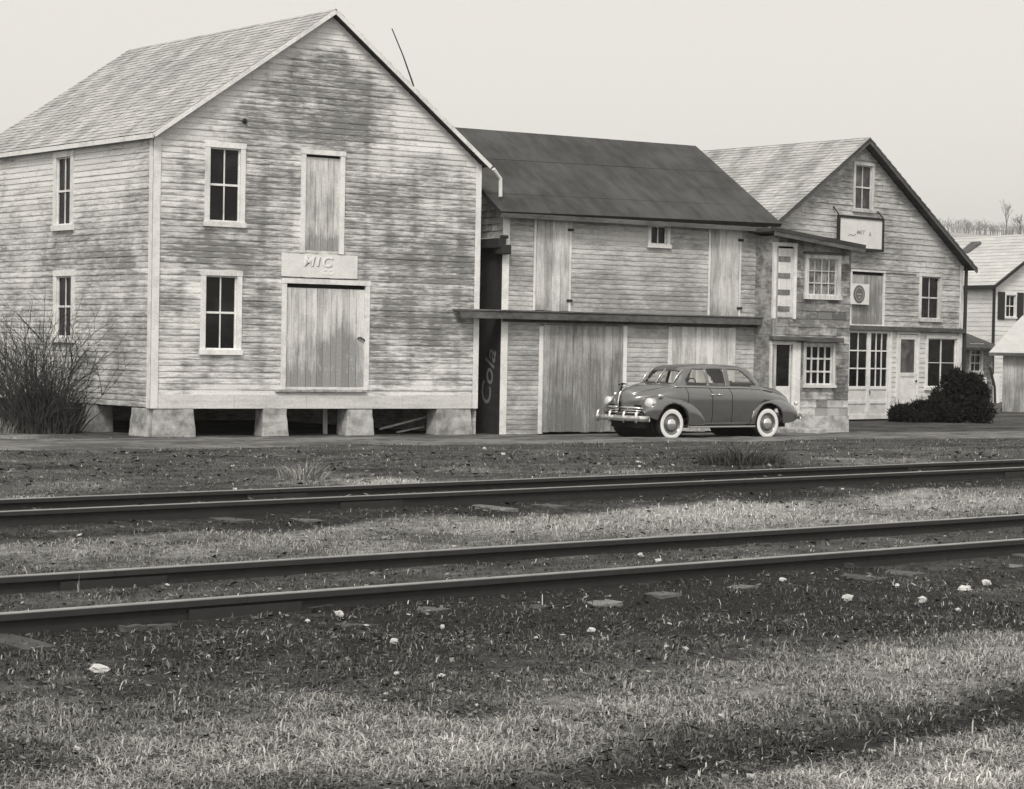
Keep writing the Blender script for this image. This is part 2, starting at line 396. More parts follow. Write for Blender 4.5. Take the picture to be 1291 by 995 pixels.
# distant hill
mb = MB(); hx = np.linspace(-500, 900, 60); hy = np.linspace(330, 1500, 26)
def hillz(x, y):
    t = smooth((y - 330) / 600); return -1 + 55 * t + 5 * t * math.sin(x * .008 + 1) + 3 * t * math.sin(x * .023)
mb.v = [(x, y, hillz(x, y)) for y in hy for x in hx]; mb.w = [0] * len(mb.v)
mb.f = [(j * 60 + i, j * 60 + i + 1, (j + 1) * 60 + i + 1, (j + 1) * 60 + i) for j in range(25) for i in range(59)]
mb.t = [0] * len(mb.f); mb.m = [0] * len(mb.f)
M_HILL = weathered('winter_fields', .34, .20, (1, 1, 1), .02, .5, 2, .01, bump=0)
tag(mb.build('hill', M_HILL, smooth=True), kind='structure')

# ------------------------------------------------------------------ railway tracks
def railway(L, zA, label, seed, cover):
    r = random.Random(seed)
    M = frameM((L['p'].x, L['p'].y, 0), L['d'], (0, 0, 1))
    root = empty('railway_track', M, label, 'railway track', 'railway tracks running side by side')
    for side, zt in ((1, zA), (-1, .15)):
        mb = MB(); y = side * GAUGE / 2
        x0, x1 = -70, 160; n = 46
        for k in range(n):
            a = x0 + (x1 - x0) * k / n; b = x0 + (x1 - x0) * (k + 1) / n - .004
            j = mnoise.noise(Vector((a * .2, seed, side))) * .012
            mb.box(a, b, y - .065, y + .065, zt - .150, zt - .132)
            mb.box(a, b, y - .009, y + .009, zt - .131, zt - .036)
            mb.box(a, b, y - .036 + j * 0, y + .036, zt - .035, zt - .0045, top=.0)
            mb.box(a, b, y - .031, y + .031, zt - .0044, zt, mi=1)
            # joint bar at each rail joint
            if k % 2 == 0: mb.box(b - .35, b + .35, y - .028, y - .010, zt - .115, zt - .05)
        mb.build('rail', [M_RAIL, M_RAILTOP], root, M)
    x = -22.0; cnt = 0
    while x < 34 and cnt < 98:
        w = r.uniform(.19, .24); l = r.uniform(2.3, 2.6); mb = MB(); rot = r.gauss(0, .012)
        top = r.uniform(*cover)
        vs = []
        nn = 8
        for i in range(nn + 1):
            yy = -l / 2 + l * i / nn
            for (dx, zz) in ((-w / 2, top - .16), (w / 2, top - .16), (w / 2 - .01, top - .004), (w / 2 - .03, top), (-w / 2 + .03, top), (-w / 2 + .01, top - .004)):
                vs.append((dx + yy * rot + r.uniform(-.006, .006), yy, zz + (r.uniform(-.006, .006) if zz > top - .05 else 0)))
        fs = [(i * 6 + j, i * 6 + (j + 1) % 6, (i + 1) * 6 + (j + 1) % 6, (i + 1) * 6 + j) for i in range(nn) for j in range(6)]
        fs += [tuple(range(6))[::-1], tuple(nn * 6 + j for j in range(6))]
        mb.add(vs, fs, r.uniform(-.3, .3))
        mb.build('tie', M_TIEP if r.random() < .45 else M_TIE, root, M @ T((x, r.uniform(-.08, .08), 0)))
        x += r.uniform(.54, .64); cnt += 1
    return root
railway(NEAR, .15, 'rusty railway track nearest the camera, with grass growing between its weathered ties', 3, (.005, .050))
railway(FAR, .12, 'farther railway track with dark cinders between its rails, next to the dirt road', 4, (-.03, .025))

# ------------------------------------------------------------------ facades
class Fac:
    def __init__(s, L, Rr):
        s.O = Vector((L.x, L.y, 0)); s.D = Vector((Rr.x - L.x, Rr.y - L.y, 0)); s.W = s.D.length; s.D.normalize()
        s.n = Vector((s.D.y, -s.D.x, 0)); s.M = frameM(s.O, s.D, (0, 0, 1))
    def world(s, px, py, off=0):
        d = ray(px, py); O = s.O + s.n * off; t = (O - EYEV).dot(s.n) / d.dot(s.n); return EYEV + d * t
    def uz(s, px, py, off=0):
        p = s.world(px, py, off); return (p - s.O).dot(s.D), p.z
    def rect(s, x0, y0, x1, y1, off=0):
        ym = (y0 + y1) / 2; xm = (x0 + x1) / 2
        return s.uz(x0, ym, off)[0], s.uz(xm, y1, off)[1], s.uz(x1, ym, off)[0], s.uz(xm, y0, off)[1]     # u0,z0,u1,z1
    def pt(s, u, y, z): return s.M @ Vector((u, y, z))

def frame_part(fc, parent, r, w=.11, proud=.05, name='frame', mat=None, sill=True, wb=None, tones=True):
    u0, z0, u1, z1 = r; mb = MB(); wb = w if wb is None else wb
    t = lambda: R.uniform(-.1, .06)
    mb.box(u0, u0 + w, -proud, 0.03, z0 + wb, z1 - w, t()); mb.box(u1 - w, u1, -proud, .03, z0 + wb, z1 - w, t())
    mb.box(u0 - .01, u1 + .01, -proud - .008, .03, z1 - w, z1, t())
    if wb > 0: mb.box(u0 - .02, u1 + .02, -proud - (.035 if sill else .006), .03, z0, z0 + wb, t())
    return mb.build(name, mat or M_WHITE, parent, fc.M, bevel=.004)

def window(fc, parent, r, w=.11, cols=2, rows=2, glass=None, wb=None, mat=None, rec=.05, label=None, bar=.025, rail=.045):
    """glass pane (the window itself) with frame and sash as its parts"""
    u0, z0, u1, z1 = r; wb = w if wb is None else wb
    a0, b0, a1, b1 = u0 + w, z0 + wb, u1 - w, z1 - w
    mb = MB(); mb.add([(a0, rec, b0), (a1, rec, b0), (a1, rec, b1), (a0, rec, b1)], [(0, 1, 2, 3)])
    win = mb.build('window', glass or M_GLASS, parent, fc.M)
    if label: win['label'] = label
    frame_part(fc, win, r, w, mat=mat, wb=wb)
    mb = MB(); s = .03
    y0, y1 = rec - .035, rec - .004
    mb.box(a0, a0 + s, y0, y1, b0 + s, b1 - s); mb.box(a1 - s, a1, y0, y1, b0 + s, b1 - s)
    mb.box(a0, a1, y0, y1, b0, b0 + s); mb.box(a0, a1, y0, y1, b1 - s, b1)
    for c in range(1, cols):
        x = a0 + (a1 - a0) * c / cols; mb.box(x - bar / 2, x + bar / 2, y0 + .006, y1 - .003, b0 + s, b1 - s)
    for q in range(1, rows):
        z = b0 + (b1 - b0) * q / rows; h = rail if (rows == 2 or q * 2 == rows) else bar
        mb.box(a0 + s, a1 - s, y0 - .004, y1 - .001, z - h / 2, z + h / 2)
    mb.build('sash', mat or M_WHITE, win, fc.M)
    return win, (a0, b0, a1, b1)

def plank_door(fc, parent, r, name='door', mat=None, pw=.16, y=.0, seed=1, th=.03, wear_bottom=.35, blob=None, label=None, batten=False):
    u0, z0, u1, z1 = r; rr = random.Random(seed); mb = MB(); u = u0
    while u < u1 - .01:
        e = min(u + pw * rr.uniform(.8, 1.25), u1)
        if u1 - e < .05: e = u1
        dz = rr.uniform(-.012, .012); dy = rr.uniform(-.006, .006); tn_ = rr.gauss(0, .09); n = 10
        vs = []; W = []
        for i in range(n + 1):
            z = z0 + (z1 - z0) * i / n + (dz if i in (0,) else 0)
            for x_, y_ in ((u + .003, y + .01), (u + .004, y - th + dy), (e - .004, y - th + dy), (e - .003, y + .01)):
                vs.append((x_, y_, z))
                k = (z - z0) / (z1 - z0); wv = wear_bottom * max(0, .25 - k) * 3
                if blob:
                    for bu, bz, br, bh, ba in blob: wv += ba * math.exp(-(((x_ - u0) / (u1 - u0) - bu) / br) ** 2 - ((k - bz) / bh) ** 2)
                W.append(wv)
        fs = [(i * 4 + j, i * 4 + (j + 1) % 4, (i + 1) * 4 + (j + 1) % 4, (i + 1) * 4 + j) for i in range(n) for j in range(4)] + [(3, 2, 1, 0), (n * 4, n * 4 + 1, n * 4 + 2, n * 4 + 3)]
        mb.add(vs, fs, tn_, W); u = e
    if batten:
        for k in (.18, .82):
            z = z0 + (z1 - z0) * k; mb.box(u0 + .03, u1 - .03, y - th - .022, y - th - .002, z - .06, z + .06, .05)
    o = mb.build(name, mat or M_PLANK, parent, fc.M)
    if label: o['label'] = label
    return o
def boxpart(fc, parent, name, mat, bx, bevel=.004, label=None):
    mb = MB()
    for b in (bx if isinstance(bx, list) else [bx]): mb.box(*b, tone=R.uniform(-.08, .08))
    o = mb.build(name, mat, parent, fc.M, bevel=bevel)
    if label: o['label'] = label
    return o
def slab(name, mat, parent, corners, th, M=None):
    """solid slab under a quad (corners counter-clockwise from outside), thickness inwards"""
    a, b, c, d = [Vector(p) for p in corners]; n = (b - a).cross(d - a).normalized()
    mb = MB(); vs = [a, b, c, d] + [p - n * th for p in (a, b, c, d)]
    mb.add(vs, [(0, 1, 2, 3), (7, 6, 5, 4), (0, 4, 5, 1), (1, 5, 6, 2), (2, 6, 7, 3), (3, 7, 4, 0)])
    return mb.build(name, mat, parent, Matrix.Identity(4))
def roof_side(parent, E0, E1, R1, R0, mat, under, pitch=.14, th=.018, joint=(.12, .3), tone=.16, wearf=None, seed=5, name='roof', thick=.07, butt=.012, sag=0):
    """E0,E1 eave left/right seen from outside, R1,R0 ridge right/left"""
    E0, E1, R1, R0 = [Vector(p) for p in (E0, E1, R1, R0)]
    X = (E1 - E0).normalized(); Zv = (R1 + R0) / 2 - E0; Zv = (Zv - X * Zv.dot(X)).normalized()
    M = frameM(E0, X, Zv); Mi = M.inverted()
    P = [Mi @ p for p in (E0, E1, R1, R0)]
    poly = [(p.x, p.z) for p in P]
    mb = courses(poly, (), pitch, th, joint, tone, wearf, .6, seed, .003, butt)
    n = -(M.to_3x3() @ Vector((0, 1, 0)))
    # sheathing underneath, one solid; soffit shadow put into its dark colour
    k = [(p[0], .002, p[1]) for p in poly]; k2 = [(p[0], thick, p[1]) for p in poly]; nn = len(k)
    mb.add(k + k2, [tuple(range(nn)), tuple(range(nn, 2 * nn))[::-1]] + [(i, nn + i, nn + (i + 1) % nn, (i + 1) % nn) for i in range(nn)], -.3, None, 1)
    if sag:
        W_ = max(q[0] for q in poly); H_ = max(q[1] for q in poly)
        mb.v = [(x, y + sag * (z / H_) * math.sin(math.pi * min(1, max(0, x / W_))) + .02 * mnoise.noise(Vector((x * .5, z * .5, seed))), z) for x, y, z in mb.v]
    return mb.build(name, [mat, under], parent, M)

def blobs(fc, lst):
    out = []
    for px, py, rx, ry, a in lst:
        u, z = fc.uz(px, py); u2, _ = fc.uz(px + rx, py); _, z2 = fc.uz(px, py - ry); out.append((u, z, abs(u2 - u), abs(z2 - z), a))
    return lambda u, z: sum(a * math.exp(-((u - cu) / ru) ** 2 - ((z - cz) / rz) ** 2) for cu, cz, ru, rz, a in out)

# ================================================================== building 1: the tall white barn on piers
f1 = Fac(B1L, B1R)
b1 = empty('clapboard_barn', T((f1.O.x, f1.O.y, -.5)) @ Matrix.Rotation(math.atan2(f1.D.y, f1.D.x), 4, 'Z'),
           'tall weathered white clapboard barn standing on concrete piers, nearest building on the left', 'barn')
sa = math.radians(130); SD = Vector((math.cos(sa), math.sin(sa), 0))        # the side wall runs back and to the left
LEN1 = 8.6
farL = f1.O + SD * LEN1
s1 = Fac(farL, f1.O)
u0, zs = f1.uz(190, 517); zs = f1.uz(390, 514)[1]
eL = f1.uz(194, 167, .22); ap = f1.uz(423.5, 11.5, .22); eR = f1.uz(619, 208, .22)
W1 = f1.uz(603, 350)[0]
hp = .10
gpoly = [(0, zs), (W1, zs), (W1, eR[1] + (ap[1] - eR[1]) * (eR[0] - W1) / (eR[0] - ap[0]) - hp), (ap[0], ap[1] - hp), (0, eL[1] + (ap[1] - eL[1]) * (0 - eL[0]) / (ap[0] - eL[0]) - hp)]
wU = f1.rect(257.5, 180, 308.5, 286.5); wL = f1.rect(252, 341, 304, 447.5)
dU = f1.rect(378.5, 189.5, 433.5, 320); dL = f1.rect(354, 352.5, 464.5, 491.5)
wf = blobs(f1, [(410, 110, 60, 50, .42), (400, 150, 110, 30, .22), (250, 320, 60, 14, .3), (340, 330, 40, 60, .22), (520, 400, 90, 70, .24), (560, 320, 60, 30, .22),
                (330, 230, 30, 60, .16), (480, 250, 60, 40, .18), (300, 505, 400, 14, -.5), (420, 40, 40, 25, -.35), (240, 170, 60, 20, -.3), (540, 160, 50, 40, -.35), (560, 480, 60, 30, -.05), (215, 440, 20, 90, -.1), (330, 130, 60, 20, -.1)])
holes1 = [(r[0] + .06, r[1] + .06, r[2] - .06, r[3] - .06) for r in (wU, wL, dU, dL)]
rake_z = lambda u: min(gpoly[4][1] + (gpoly[3][1] - gpoly[4][1]) * u / gpoly[3][0], gpoly[2][1] + (gpoly[3][1] - gpoly[2][1]) * (W1 - u) / (W1 - gpoly[3][0]))
wl1 = courses(gpoly, holes1, .128, .015, (2.0, 5.0), .09, lambda u, z: min(.23, 1.0 * wf(u, z)) - .40 * math.exp(-((rake_z(u) - z) / .55) ** 2) + .24 * mnoise.noise(Vector((u * 1.3, z * 4.5, 3))) + (.12 if (u % .61) < .12 else 0), .12, 11, .005, 0, .16).build('wall', M_CLAP1, b1, f1.M)
# side wall
zsS = s1.uz(100, 506)[1]
e0 = s1.uz(10, 192, .05)[1]; e1z = gpoly[4][1] + .02
spoly = [(0, zs), (LEN1, zs), (LEN1, e1z), (0, e1z)]
sU = s1.rect(69, 191, 94, 291); sL = s1.rect(69, 341, 95, 432)
wfs = blobs(s1, [(150, 330, 60, 30, .2), (60, 320, 50, 40, .15), (160, 440, 40, 60, .22), (120, 210, 80, 40, -.25), (40, 220, 60, 60, -.2)])
courses(spoly, [(r[0] + .06, r[1] + .06, r[2] - .06, r[3] - .06) for r in (sU, sL)], .128, .015, (2.0, 5.0), .08, lambda u, z: wfs(u, z) + .2 * mnoise.noise(Vector((u * 1.3, z * 4.5, 8))), .2, 12, .004, 0, .13).build('wall', M_CLAP1S, b1, s1.M)
# hidden walls, floor and dark interior
bkR = f1.O + f1.D * W1; bk = bkR + SD * LEN1
def rear_box(name, parent, A, B_, Cc, z0, z1, zapex=None, mat=None):
    mb = MB(); pts = [A, B_, Cc]
    for p, q in ((A, B_), (B_, Cc)):
        mb.add([(p.x, p.y, z0), (q.x, q.y, z0), (q.x, q.y, z1), (p.x, p.y, z1)], [(0, 1, 2, 3)])
    if zapex: m_ = (B_ + Cc) / 2; mb.add([(B_.x, B_.y, z1), (Cc.x, Cc.y, z1), (m_.x, m_.y, zapex)], [(0, 1, 2)])
    return mb.build(name, mat or M_CLAP1S, parent, Matrix.Identity(4))
rear_box('wall', b1, bkR, bk, farL, -.55, gpoly[2][1] - .05, ap[1] - .35)
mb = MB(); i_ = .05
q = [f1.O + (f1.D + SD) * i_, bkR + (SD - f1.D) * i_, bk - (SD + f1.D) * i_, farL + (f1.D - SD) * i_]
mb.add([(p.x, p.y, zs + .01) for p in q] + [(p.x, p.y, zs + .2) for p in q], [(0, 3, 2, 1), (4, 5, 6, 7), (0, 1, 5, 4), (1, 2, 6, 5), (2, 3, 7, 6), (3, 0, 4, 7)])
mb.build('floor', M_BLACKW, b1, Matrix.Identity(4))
# roof
tip = lambda e, off=.22: f1.pt(e[0], -off, e[1])
E1_, A1, E2_ = tip(eL), tip(ap), tip(eR)
RL = SD * (LEN1 + .4)
roofw = lambda u, v: .12 * math.sin(u * 5.1 + v * 1.3) + .10 * math.sin(u * 11 - v)
roof_side(b1, E1_ + RL, E1_, A1, A1 + RL, M_SHAKE, M_BLACKW, .15, .011, (.13, .34), .14, roofw, 21)
roof_side(b1, E2_, E2_ + RL, A1 + RL, A1, M_SHAKE, M_BLACKW, .30, .02, (.3, .8), .15, None, 22)
mb = MB()
dn = Vector((0, 0, -1)); nf = f1.n
for a, b in ((E1_, A1), (A1, E2_)):
    mb.beam(a + nf * .012 + dn * .055, b + nf * .012 + dn * .055, .025, .09, (0, 0, 1))
mb.beam(E1_ + dn * .06 + f1.D * -.01, E1_ + RL + dn * .06 + f1.D * -.01, .025, .10)
mb.build('fascia', M_WHITE, b1, Matrix.Identity(4))
# corner boards and skirt
zc = gpoly[4][1]
boxpart(f1, b1, 'corner_board', M_WHITE, [(-.032, .13, -.045, -.024, zs - .02, zc - .05)])
boxpart(s1, b1, 'corner_board', M_WHITE, [(LEN1 - .13, LEN1 + .0, -.05, -.024, zs - .02, zc - .05)])
boxpart(f1, b1, 'corner_board', M_WHITE, [(W1 - .12, W1 + .02, -.045, -.024, zs - .02, gpoly[2][1] - .02)])
mb = MB()
za, zb_ = zs - .02, f1.uz(390, 498)[1]
x = .14
while x < W1 - .14:
    e = min(x + R.uniform(1.6, 3.4), W1 - .13); mb.box(x, e - .006, -.034, -.024, za, zb_ + R.uniform(-.01, .01), R.uniform(-.12, .02)); x = e
mb.build('skirt_board', M_WHITES, b1, f1.M)
# windows and doors
window(f1, b1, wU, .115); window(f1, b1, wL, .115)
window(s1, b1, sU, .13, rec=.04); window(s1, b1, sL, .13, rec=.04)
def in_door(fc, parent, r, w, wt, seed, blob=None, bottom=.0, mat=None, label=None, gap=.05, hd=True):
    u0, z0, u1, z1 = r
    inner = (u0 + w, z0 + bottom, u1 - w, z1 - wt - gap)
    d = plank_door(fc, parent, inner, seed=seed, y=.035, blob=blob, mat=mat, label=label)
    mb = MB(); mb.box(u0, u0 + w, -.055, .03, z0, z1 - wt, -.03); mb.box(u1 - w, u1, -.055, .03, z0, z1 - wt, .02)
    mb.box(u0 - .01, u1 + .01, -.065, .03, z1 - wt, z1, 0)
    mb.build('frame', M_WHITE, d, fc.M, bevel=.004)
    mb = MB(); mb.add([(u0 + w, .10, z0), (u1 - w, .10, z0), (u1 - w, .10, z1), (u0 + w, .10, z1)], [(0, 1, 2, 3)]); mb.build('door_head_shade', M_BLACKW, d, fc.M)  # black sheet seen above the door, standing for the head's shadow
    return d, inner
in_door(f1, b1, dU, .11, .11, 31, [(.2, .4, .2, .5, .15), (.5, .05, .6, .12, .5)], gap=.055)
dd, inn = in_door(f1, b1, dL, .11, .11, 32, [(.55, .35, .12, .12, .5), (.72, .4, .08, .22, .6), (.88, .35, .1, .2, .4), (.5, .02, .8, .07, .7), (.2, .1, .2, .1, .25), (.6, .15, .3, .1, .25)], gap=.09)
boxpart(f1, dd, 'threshold', M_PLANKD, (dL[0] - .12, dL[2] - .05, -.09, .02, dL[1] - .05, dL[1] - .002))
hz_ = inn[1] + (inn[3] - inn[1]) * .5
mb = MB(); mb.tube([(inn[2] - .17, -.02, hz_ + .03), (inn[2] - .12, -.05, hz_ + .05), (inn[2] - .02, -.05, hz_), (inn[2] + .02, -.02, hz_ - .03)], .02, 6); mb.build('handle', M_IRON, dd, f1.M)
# stone / concrete piers (tapered)
def pier(fc, x0, x1, label=None, xt=None):
    ym = 533; u0 = fc.uz(x0, ym)[0]; u1 = fc.uz(x1, ym)[0]; mb = MB(); t = (u1 - u0) * .04
    n = 5; vs = []
    for i in range(n + 1):
        k = i / n; z = -.62 + (zs - .025 + .62) * k; ta = t * k
        for xx, yy in ((u0 + ta - .02 * (1 - k), -.02 - .05 * (1 - k)), (u1 - ta + .02 * (1 - k), -.02 - .05 * (1 - k)), (u1 - ta, .4), (u0 + ta, .4)):
            vs.append((xx + R.uniform(-.012, .012), yy + R.uniform(-.012, .012), z))
    fs = [(i * 4 + j, i * 4 + (j + 1) % 4, (i + 1) * 4 + (j + 1) % 4, (i + 1) * 4 + j) for i in range(n) for j in range(4)] + [(3, 2, 1, 0), (n * 4, n * 4 + 1, n * 4 + 2, n * 4 + 3)]
    mb.add(vs, fs, R.uniform(-.1, .1)); o = mb.build('pier', M_CONC, b1, fc.M, bevel=.01); return o
pier(f1, 191, 245); pier(f1, 330, 362); pier(f1, 436, 470); pier(f1, 548, 594)
pier(s1, 166, 189); pier(s1, 104, 122); pier(s1, 70, 76); pier(s1, 10, 25)
# lightning rod on the far roof slope, small insulator on the gable
p0 = f1.world(520, 104, -.35); p1 = f1.world(494, 36, -.35)
mb = MB(); mb.tube([p0 + Vector((.1, 0, -.35)), p0, (p0 + p1) / 2 + Vector((.02, 0, 0)), p1], [.022, .02, .016, .012], 6)
mb.build('lightning_rod', M_IRON, b1, Matrix.Identity(4))
u, z = f1.uz(308, 152.5); mb = MB(); mb.lathe([(0, -.10), (.03, -.09), (.03, -.04), (.06, -.03), (.06, 0)], 12, 'y', c=(u, 0, z)); mb.build('insulator', M_IRON, b1, f1.M)

def text_mesh(name, s, size, mat, parent, M, depth=.004, shear=0, sx=1, label=None):
    cu = bpy.data.curves.new(name, 'FONT'); cu.body = s; cu.size = size; cu.extrude = depth; cu.align_x = 'CENTER'; cu.align_y = 'CENTER'; cu.shear = shear; cu.offset = size * .008
    ob = bpy.data.objects.new(name, cu); C.objects.link(ob); bpy.context.view_layer.update()
    me = bpy.data.meshes.new_from_object(ob); bpy.data.objects.remove(ob); bpy.data.curves.remove(cu)
    me.name = name; me.materials.clear(); me.materials.append(mat)
    o = bpy.data.objects.new(name, me)
    return link(o, parent, M @ Matrix.Rotation(math.radians(90), 4, 'X') @ Matrix.Diagonal((sx, 1, 1, 1)))
# sign over the door
sg = f1.rect(353.5, 321, 449, 350)
sM = f1.M @ T((sg[0], -.07, sg[1])); SW, SH = sg[2] - sg[0], sg[3] - sg[1]
mb = MB(); nseg = 12; vs = []
for i in range(nseg + 1):
    x = SW * i / nseg
    for y, z in ((0, 0 + R.uniform(-.01, .012)), (0, SH), (.025, SH), (.025, 0)): vs.append((x, y, z))
mb.add(vs, [(i * 4 + j, i * 4 + (j + 1) % 4, (i + 1) * 4 + (j + 1) % 4, (i + 1) * 4 + j) for i in range(nseg) for j in range(4)] + [(0, 1, 2, 3), tuple(nseg * 4 + j for j in range(4))][::-1])
sgn = mb.build('sign_board', M_SIGNW, None, sM); tag(sgn, 'long white wooden sign with worn raised letters above the big barn door', 'sign')
for k, (ch, xx) in enumerate((('M', .34), ('I', .46), ('C', .58))):
    text_mesh('lettering', ch, .30, M_LETTERW, sgn, sM @ T((SW * xx, -.006, SH * .66)), .004, .2, 1.15)
    text_mesh('lettering_shadow_line', ch, .30, M_LETTER, sgn, sM @ T((SW * xx + .028, -.003, SH * .66 - .012)), .0025, .2, 1.15)
text_mesh('lettering', 'CO', .16, M_LETTERW, sgn, sM @ T((SW * .6, -.005, SH * .22)), .003, .1, 1.2)
# odd planks in the dark crawl space
for k, (a, b, w, lab) in enumerate([((410, 520), (410, 546), .10, 'upright prop post in the dark crawl space under the big barn door'),
                              ((428, 518), (426, 546), .07, 'thinner upright prop post beside the wide pier, under the big barn door'),
                              ((478, 541), (543, 524), .09, 'long loose plank slanting across the crawl space near the right barn pier'),
                              ((500, 545), (535, 538), .07, 'short loose plank lying below the long slanting one under the barn')]):
    A = f1.world(a[0], a[1], -.75); B_ = f1.world(b[0], b[1], -.75)
    if k < 2: B_.z = -.56; A.z = zs
    c = (A + B_) / 2; mb = MB(); mb.beam(A - c, B_ - c, w, w * .5, (0, 1, 0) if k < 2 else (0, 0, 1)); o = mb.build('prop_post' if k < 2 else 'plank', M_PLANK, None, T(c), bevel=.005); tag(o, lab, 'post' if k < 2 else 'plank')

# ================================================================== building 2: low barn with dark roof
B2L = on_z(630, 547, -.5); d2 = B2L.y * 1.084; B2R = at_d(965, 545, d2)
f2 = Fac(B2L, B2R)
b2 = empty('dark_roofed_barn', T((f2.O.x, f2.O.y, -.5)) @ Matrix.Rotation(math.atan2(f2.D.y, f2.D.x), 4, 'Z'),
           'low barn with dark roof and plank doors between the tall barn and narrow shop', 'barn')
N2 = -f2.n                                         # into the building
OV = .38
e0 = f2.uz(639, 267, OV); e1 = f2.uz(986, 282, OV)
E0 = f2.pt(e0[0] - .15, -OV, e0[1]); E1 = f2.pt(e1[0], -OV, e1[1])
dep = f2.world(875, 190, -3.3); R1 = dep; R0 = f2.world(580, 156, -3.3)
R0 = R0 + (R0 - R1).normalized() * .9
W2 = f2.uz(966, 400)[0]; H2 = f2.uz(800, 282)[1]
ztl, ztr = f2.uz(640, 270)[1], f2.uz(966, 284)[1]
hay1 = f2.rect(672, 270, 719, 392); wn2 = f2.rect(816, 276, 844, 313); hay2 = f2.rect(892, 284, 933, 401)
gar1 = f2.rect(679, 409, 784, 548); gar2 = f2.rect(842, 411, 922, 546); beamz = f2.uz(800, 398)[1]
gz2 = [(r[0] + .04, r[1] - .1, r[2] - .04, r[3] - .02) for r in (hay1, hay2, gar1, gar2)] + [(wn2[0] + .06, wn2[1] + .06, wn2[2] - .06, wn2[3] - .02)]
gz2[2] = (gz2[2][0], -1, gz2[2][2], gz2[2][3]); gz2[3] = (gz2[3][0], -1, gz2[3][2], gz2[3][3])
wf2 = blobs(f2, [(780, 385, 60, 25, .22), (880, 370, 40, 30, .2), (660, 520, 30, 40, .15), (950, 380, 20, 30, .2), (700, 300, 100, 20, -.15), (820, 430, 40, 20, -.2)])
courses([(0, -.52), (W2, -.52), (W2, ztr), (0, ztl)], gz2, .115, .013, (2, 4.5), .07, lambda u, z: wf2(u, z) + .2 * mnoise.noise(Vector((u * 1.3, z * 4.5, 12))), .2, 41, .003, 0, .10).build('wall', M_CLAP2, b2, f2.M)
roof_side(b2, E0, E1, R1, R0, M_TAR, M_BLACKW, .9, .0015, (5, 9), .04, lambda u, v: .22 * mnoise.noise(Vector((u * .9 + v * .5, v * .35, 3))), 42, thick=.1)
# rear slope and the back wall
mid = (E0 + E1) / 2
BK0 = R0 + N2 * 3.5 + Vector((0, 0, E0.z - R0.z)); BK1 = R1 + N2 * 3.5 + Vector((0, 0, E1.z - R1.z))
slab('roof', M_TAR, b2, [BK1, BK0 - Vector((0, 0, .2)), R0 - Vector((0, 0, .2)), R1], .1)
rear_box('wall', b2, f2.pt(W2 - .02, .02, 0), f2.pt(W2 - .02, 6.8, 0), f2.pt(.02, 6.8, 0), -.55, H2 - .2, None, M_CLAP2)
# fascia and rafter line under the eave
boxpart(f2, b2, 'fascia', M_BEAM, [(e0[0] - .14, e1[0] - .02, -OV + .02, -OV + .05, min(e0[1], e1[1]) - .13, min(e0[1], e1[1]) - .02)])
# end wall facing the gap: shingled above, below a panel painted black for the gap's shade
s2O = f2.O + N2 * 6.8; s2 = Fac(s2O, f2.O)
zl = s2.uz(620, 300)[1]
rz = R0.z - .25
courses([(0, zl), (6.78, zl), (6.78, ztl), (3.4, rz), (0, ztl)], (), .16, .02, (.15, .3), .2, lambda u, z: .25, .5, 43, .003).build('end_wall', M_CLAP2, b2, s2.M)
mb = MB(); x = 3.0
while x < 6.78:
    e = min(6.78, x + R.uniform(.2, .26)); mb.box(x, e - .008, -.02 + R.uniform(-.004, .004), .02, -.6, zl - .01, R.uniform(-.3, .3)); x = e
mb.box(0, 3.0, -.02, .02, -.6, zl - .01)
mb.build('gap_shade_panel', M_BLACKW, b2, s2.M)
lz = s2.uz(630, 308)[1]
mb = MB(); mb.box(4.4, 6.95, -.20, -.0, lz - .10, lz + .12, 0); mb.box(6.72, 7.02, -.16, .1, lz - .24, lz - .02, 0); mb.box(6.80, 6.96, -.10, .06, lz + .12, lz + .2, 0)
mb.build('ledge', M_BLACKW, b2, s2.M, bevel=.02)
cu, cz = s2.uz(619, 477)
text_mesh('chalk_writing', 'Cola', .62, M_CHALK, b2, s2.M @ T((6.30, -.034, cz)) @ Matrix.Rotation(math.radians(-78), 4, 'Y'), .001, .25, 1.15)
# trims
zt = lambda x: ztl + (ztr - ztl) * x / W2
boxpart(f2, b2, 'corner_board', M_WHITE, [(-.03, .15, -.04, -.021, -.52, ztl - .05)])
boxpart(f2, b2, 'corner_board', M_WHITE, [(W2 - .13, W2, -.04, -.021, -.52, ztr - .05)])
def trimx(x, y0, y1, w, nm='trim_board'):
    ym = (y0 + y1) / 2; u = f2.uz(x, ym)[0]; za, zb = f2.uz(x, y1)[1], f2.uz(x, y0)[1]
    return (u - w / 2, u + w / 2, -.045, -.021, za, zb)
for x, y0, y1, w in ((681, 411, 547, .13), (786, 411, 546, .12), (843, 412, 545, .12), (923, 413, 545, .10)): boxpart(f2, b2, 'trim_board', M_WHITE, [trimx(x, y0, y1, w)])
plank_door(f2, b2, (gar1[0] + .08, -.47, gar1[2] - .02, gar1[3] - .03), 'sliding_door', M_PLANKD, .2, -.02, 51, .04, blob=[(.55, .3, .35, .35, .3), (.2, .35, .15, .3, .2)], label='wide grey sliding door with stained vertical planks')
plank_door(f2, b2, (gar2[0] + .08, -.47, gar2[2] - .02, gar2[3] - .03), 'sliding_door', M_PLANK, .2, -.02, 52, .04, label='sliding door behind the car, paler planks')
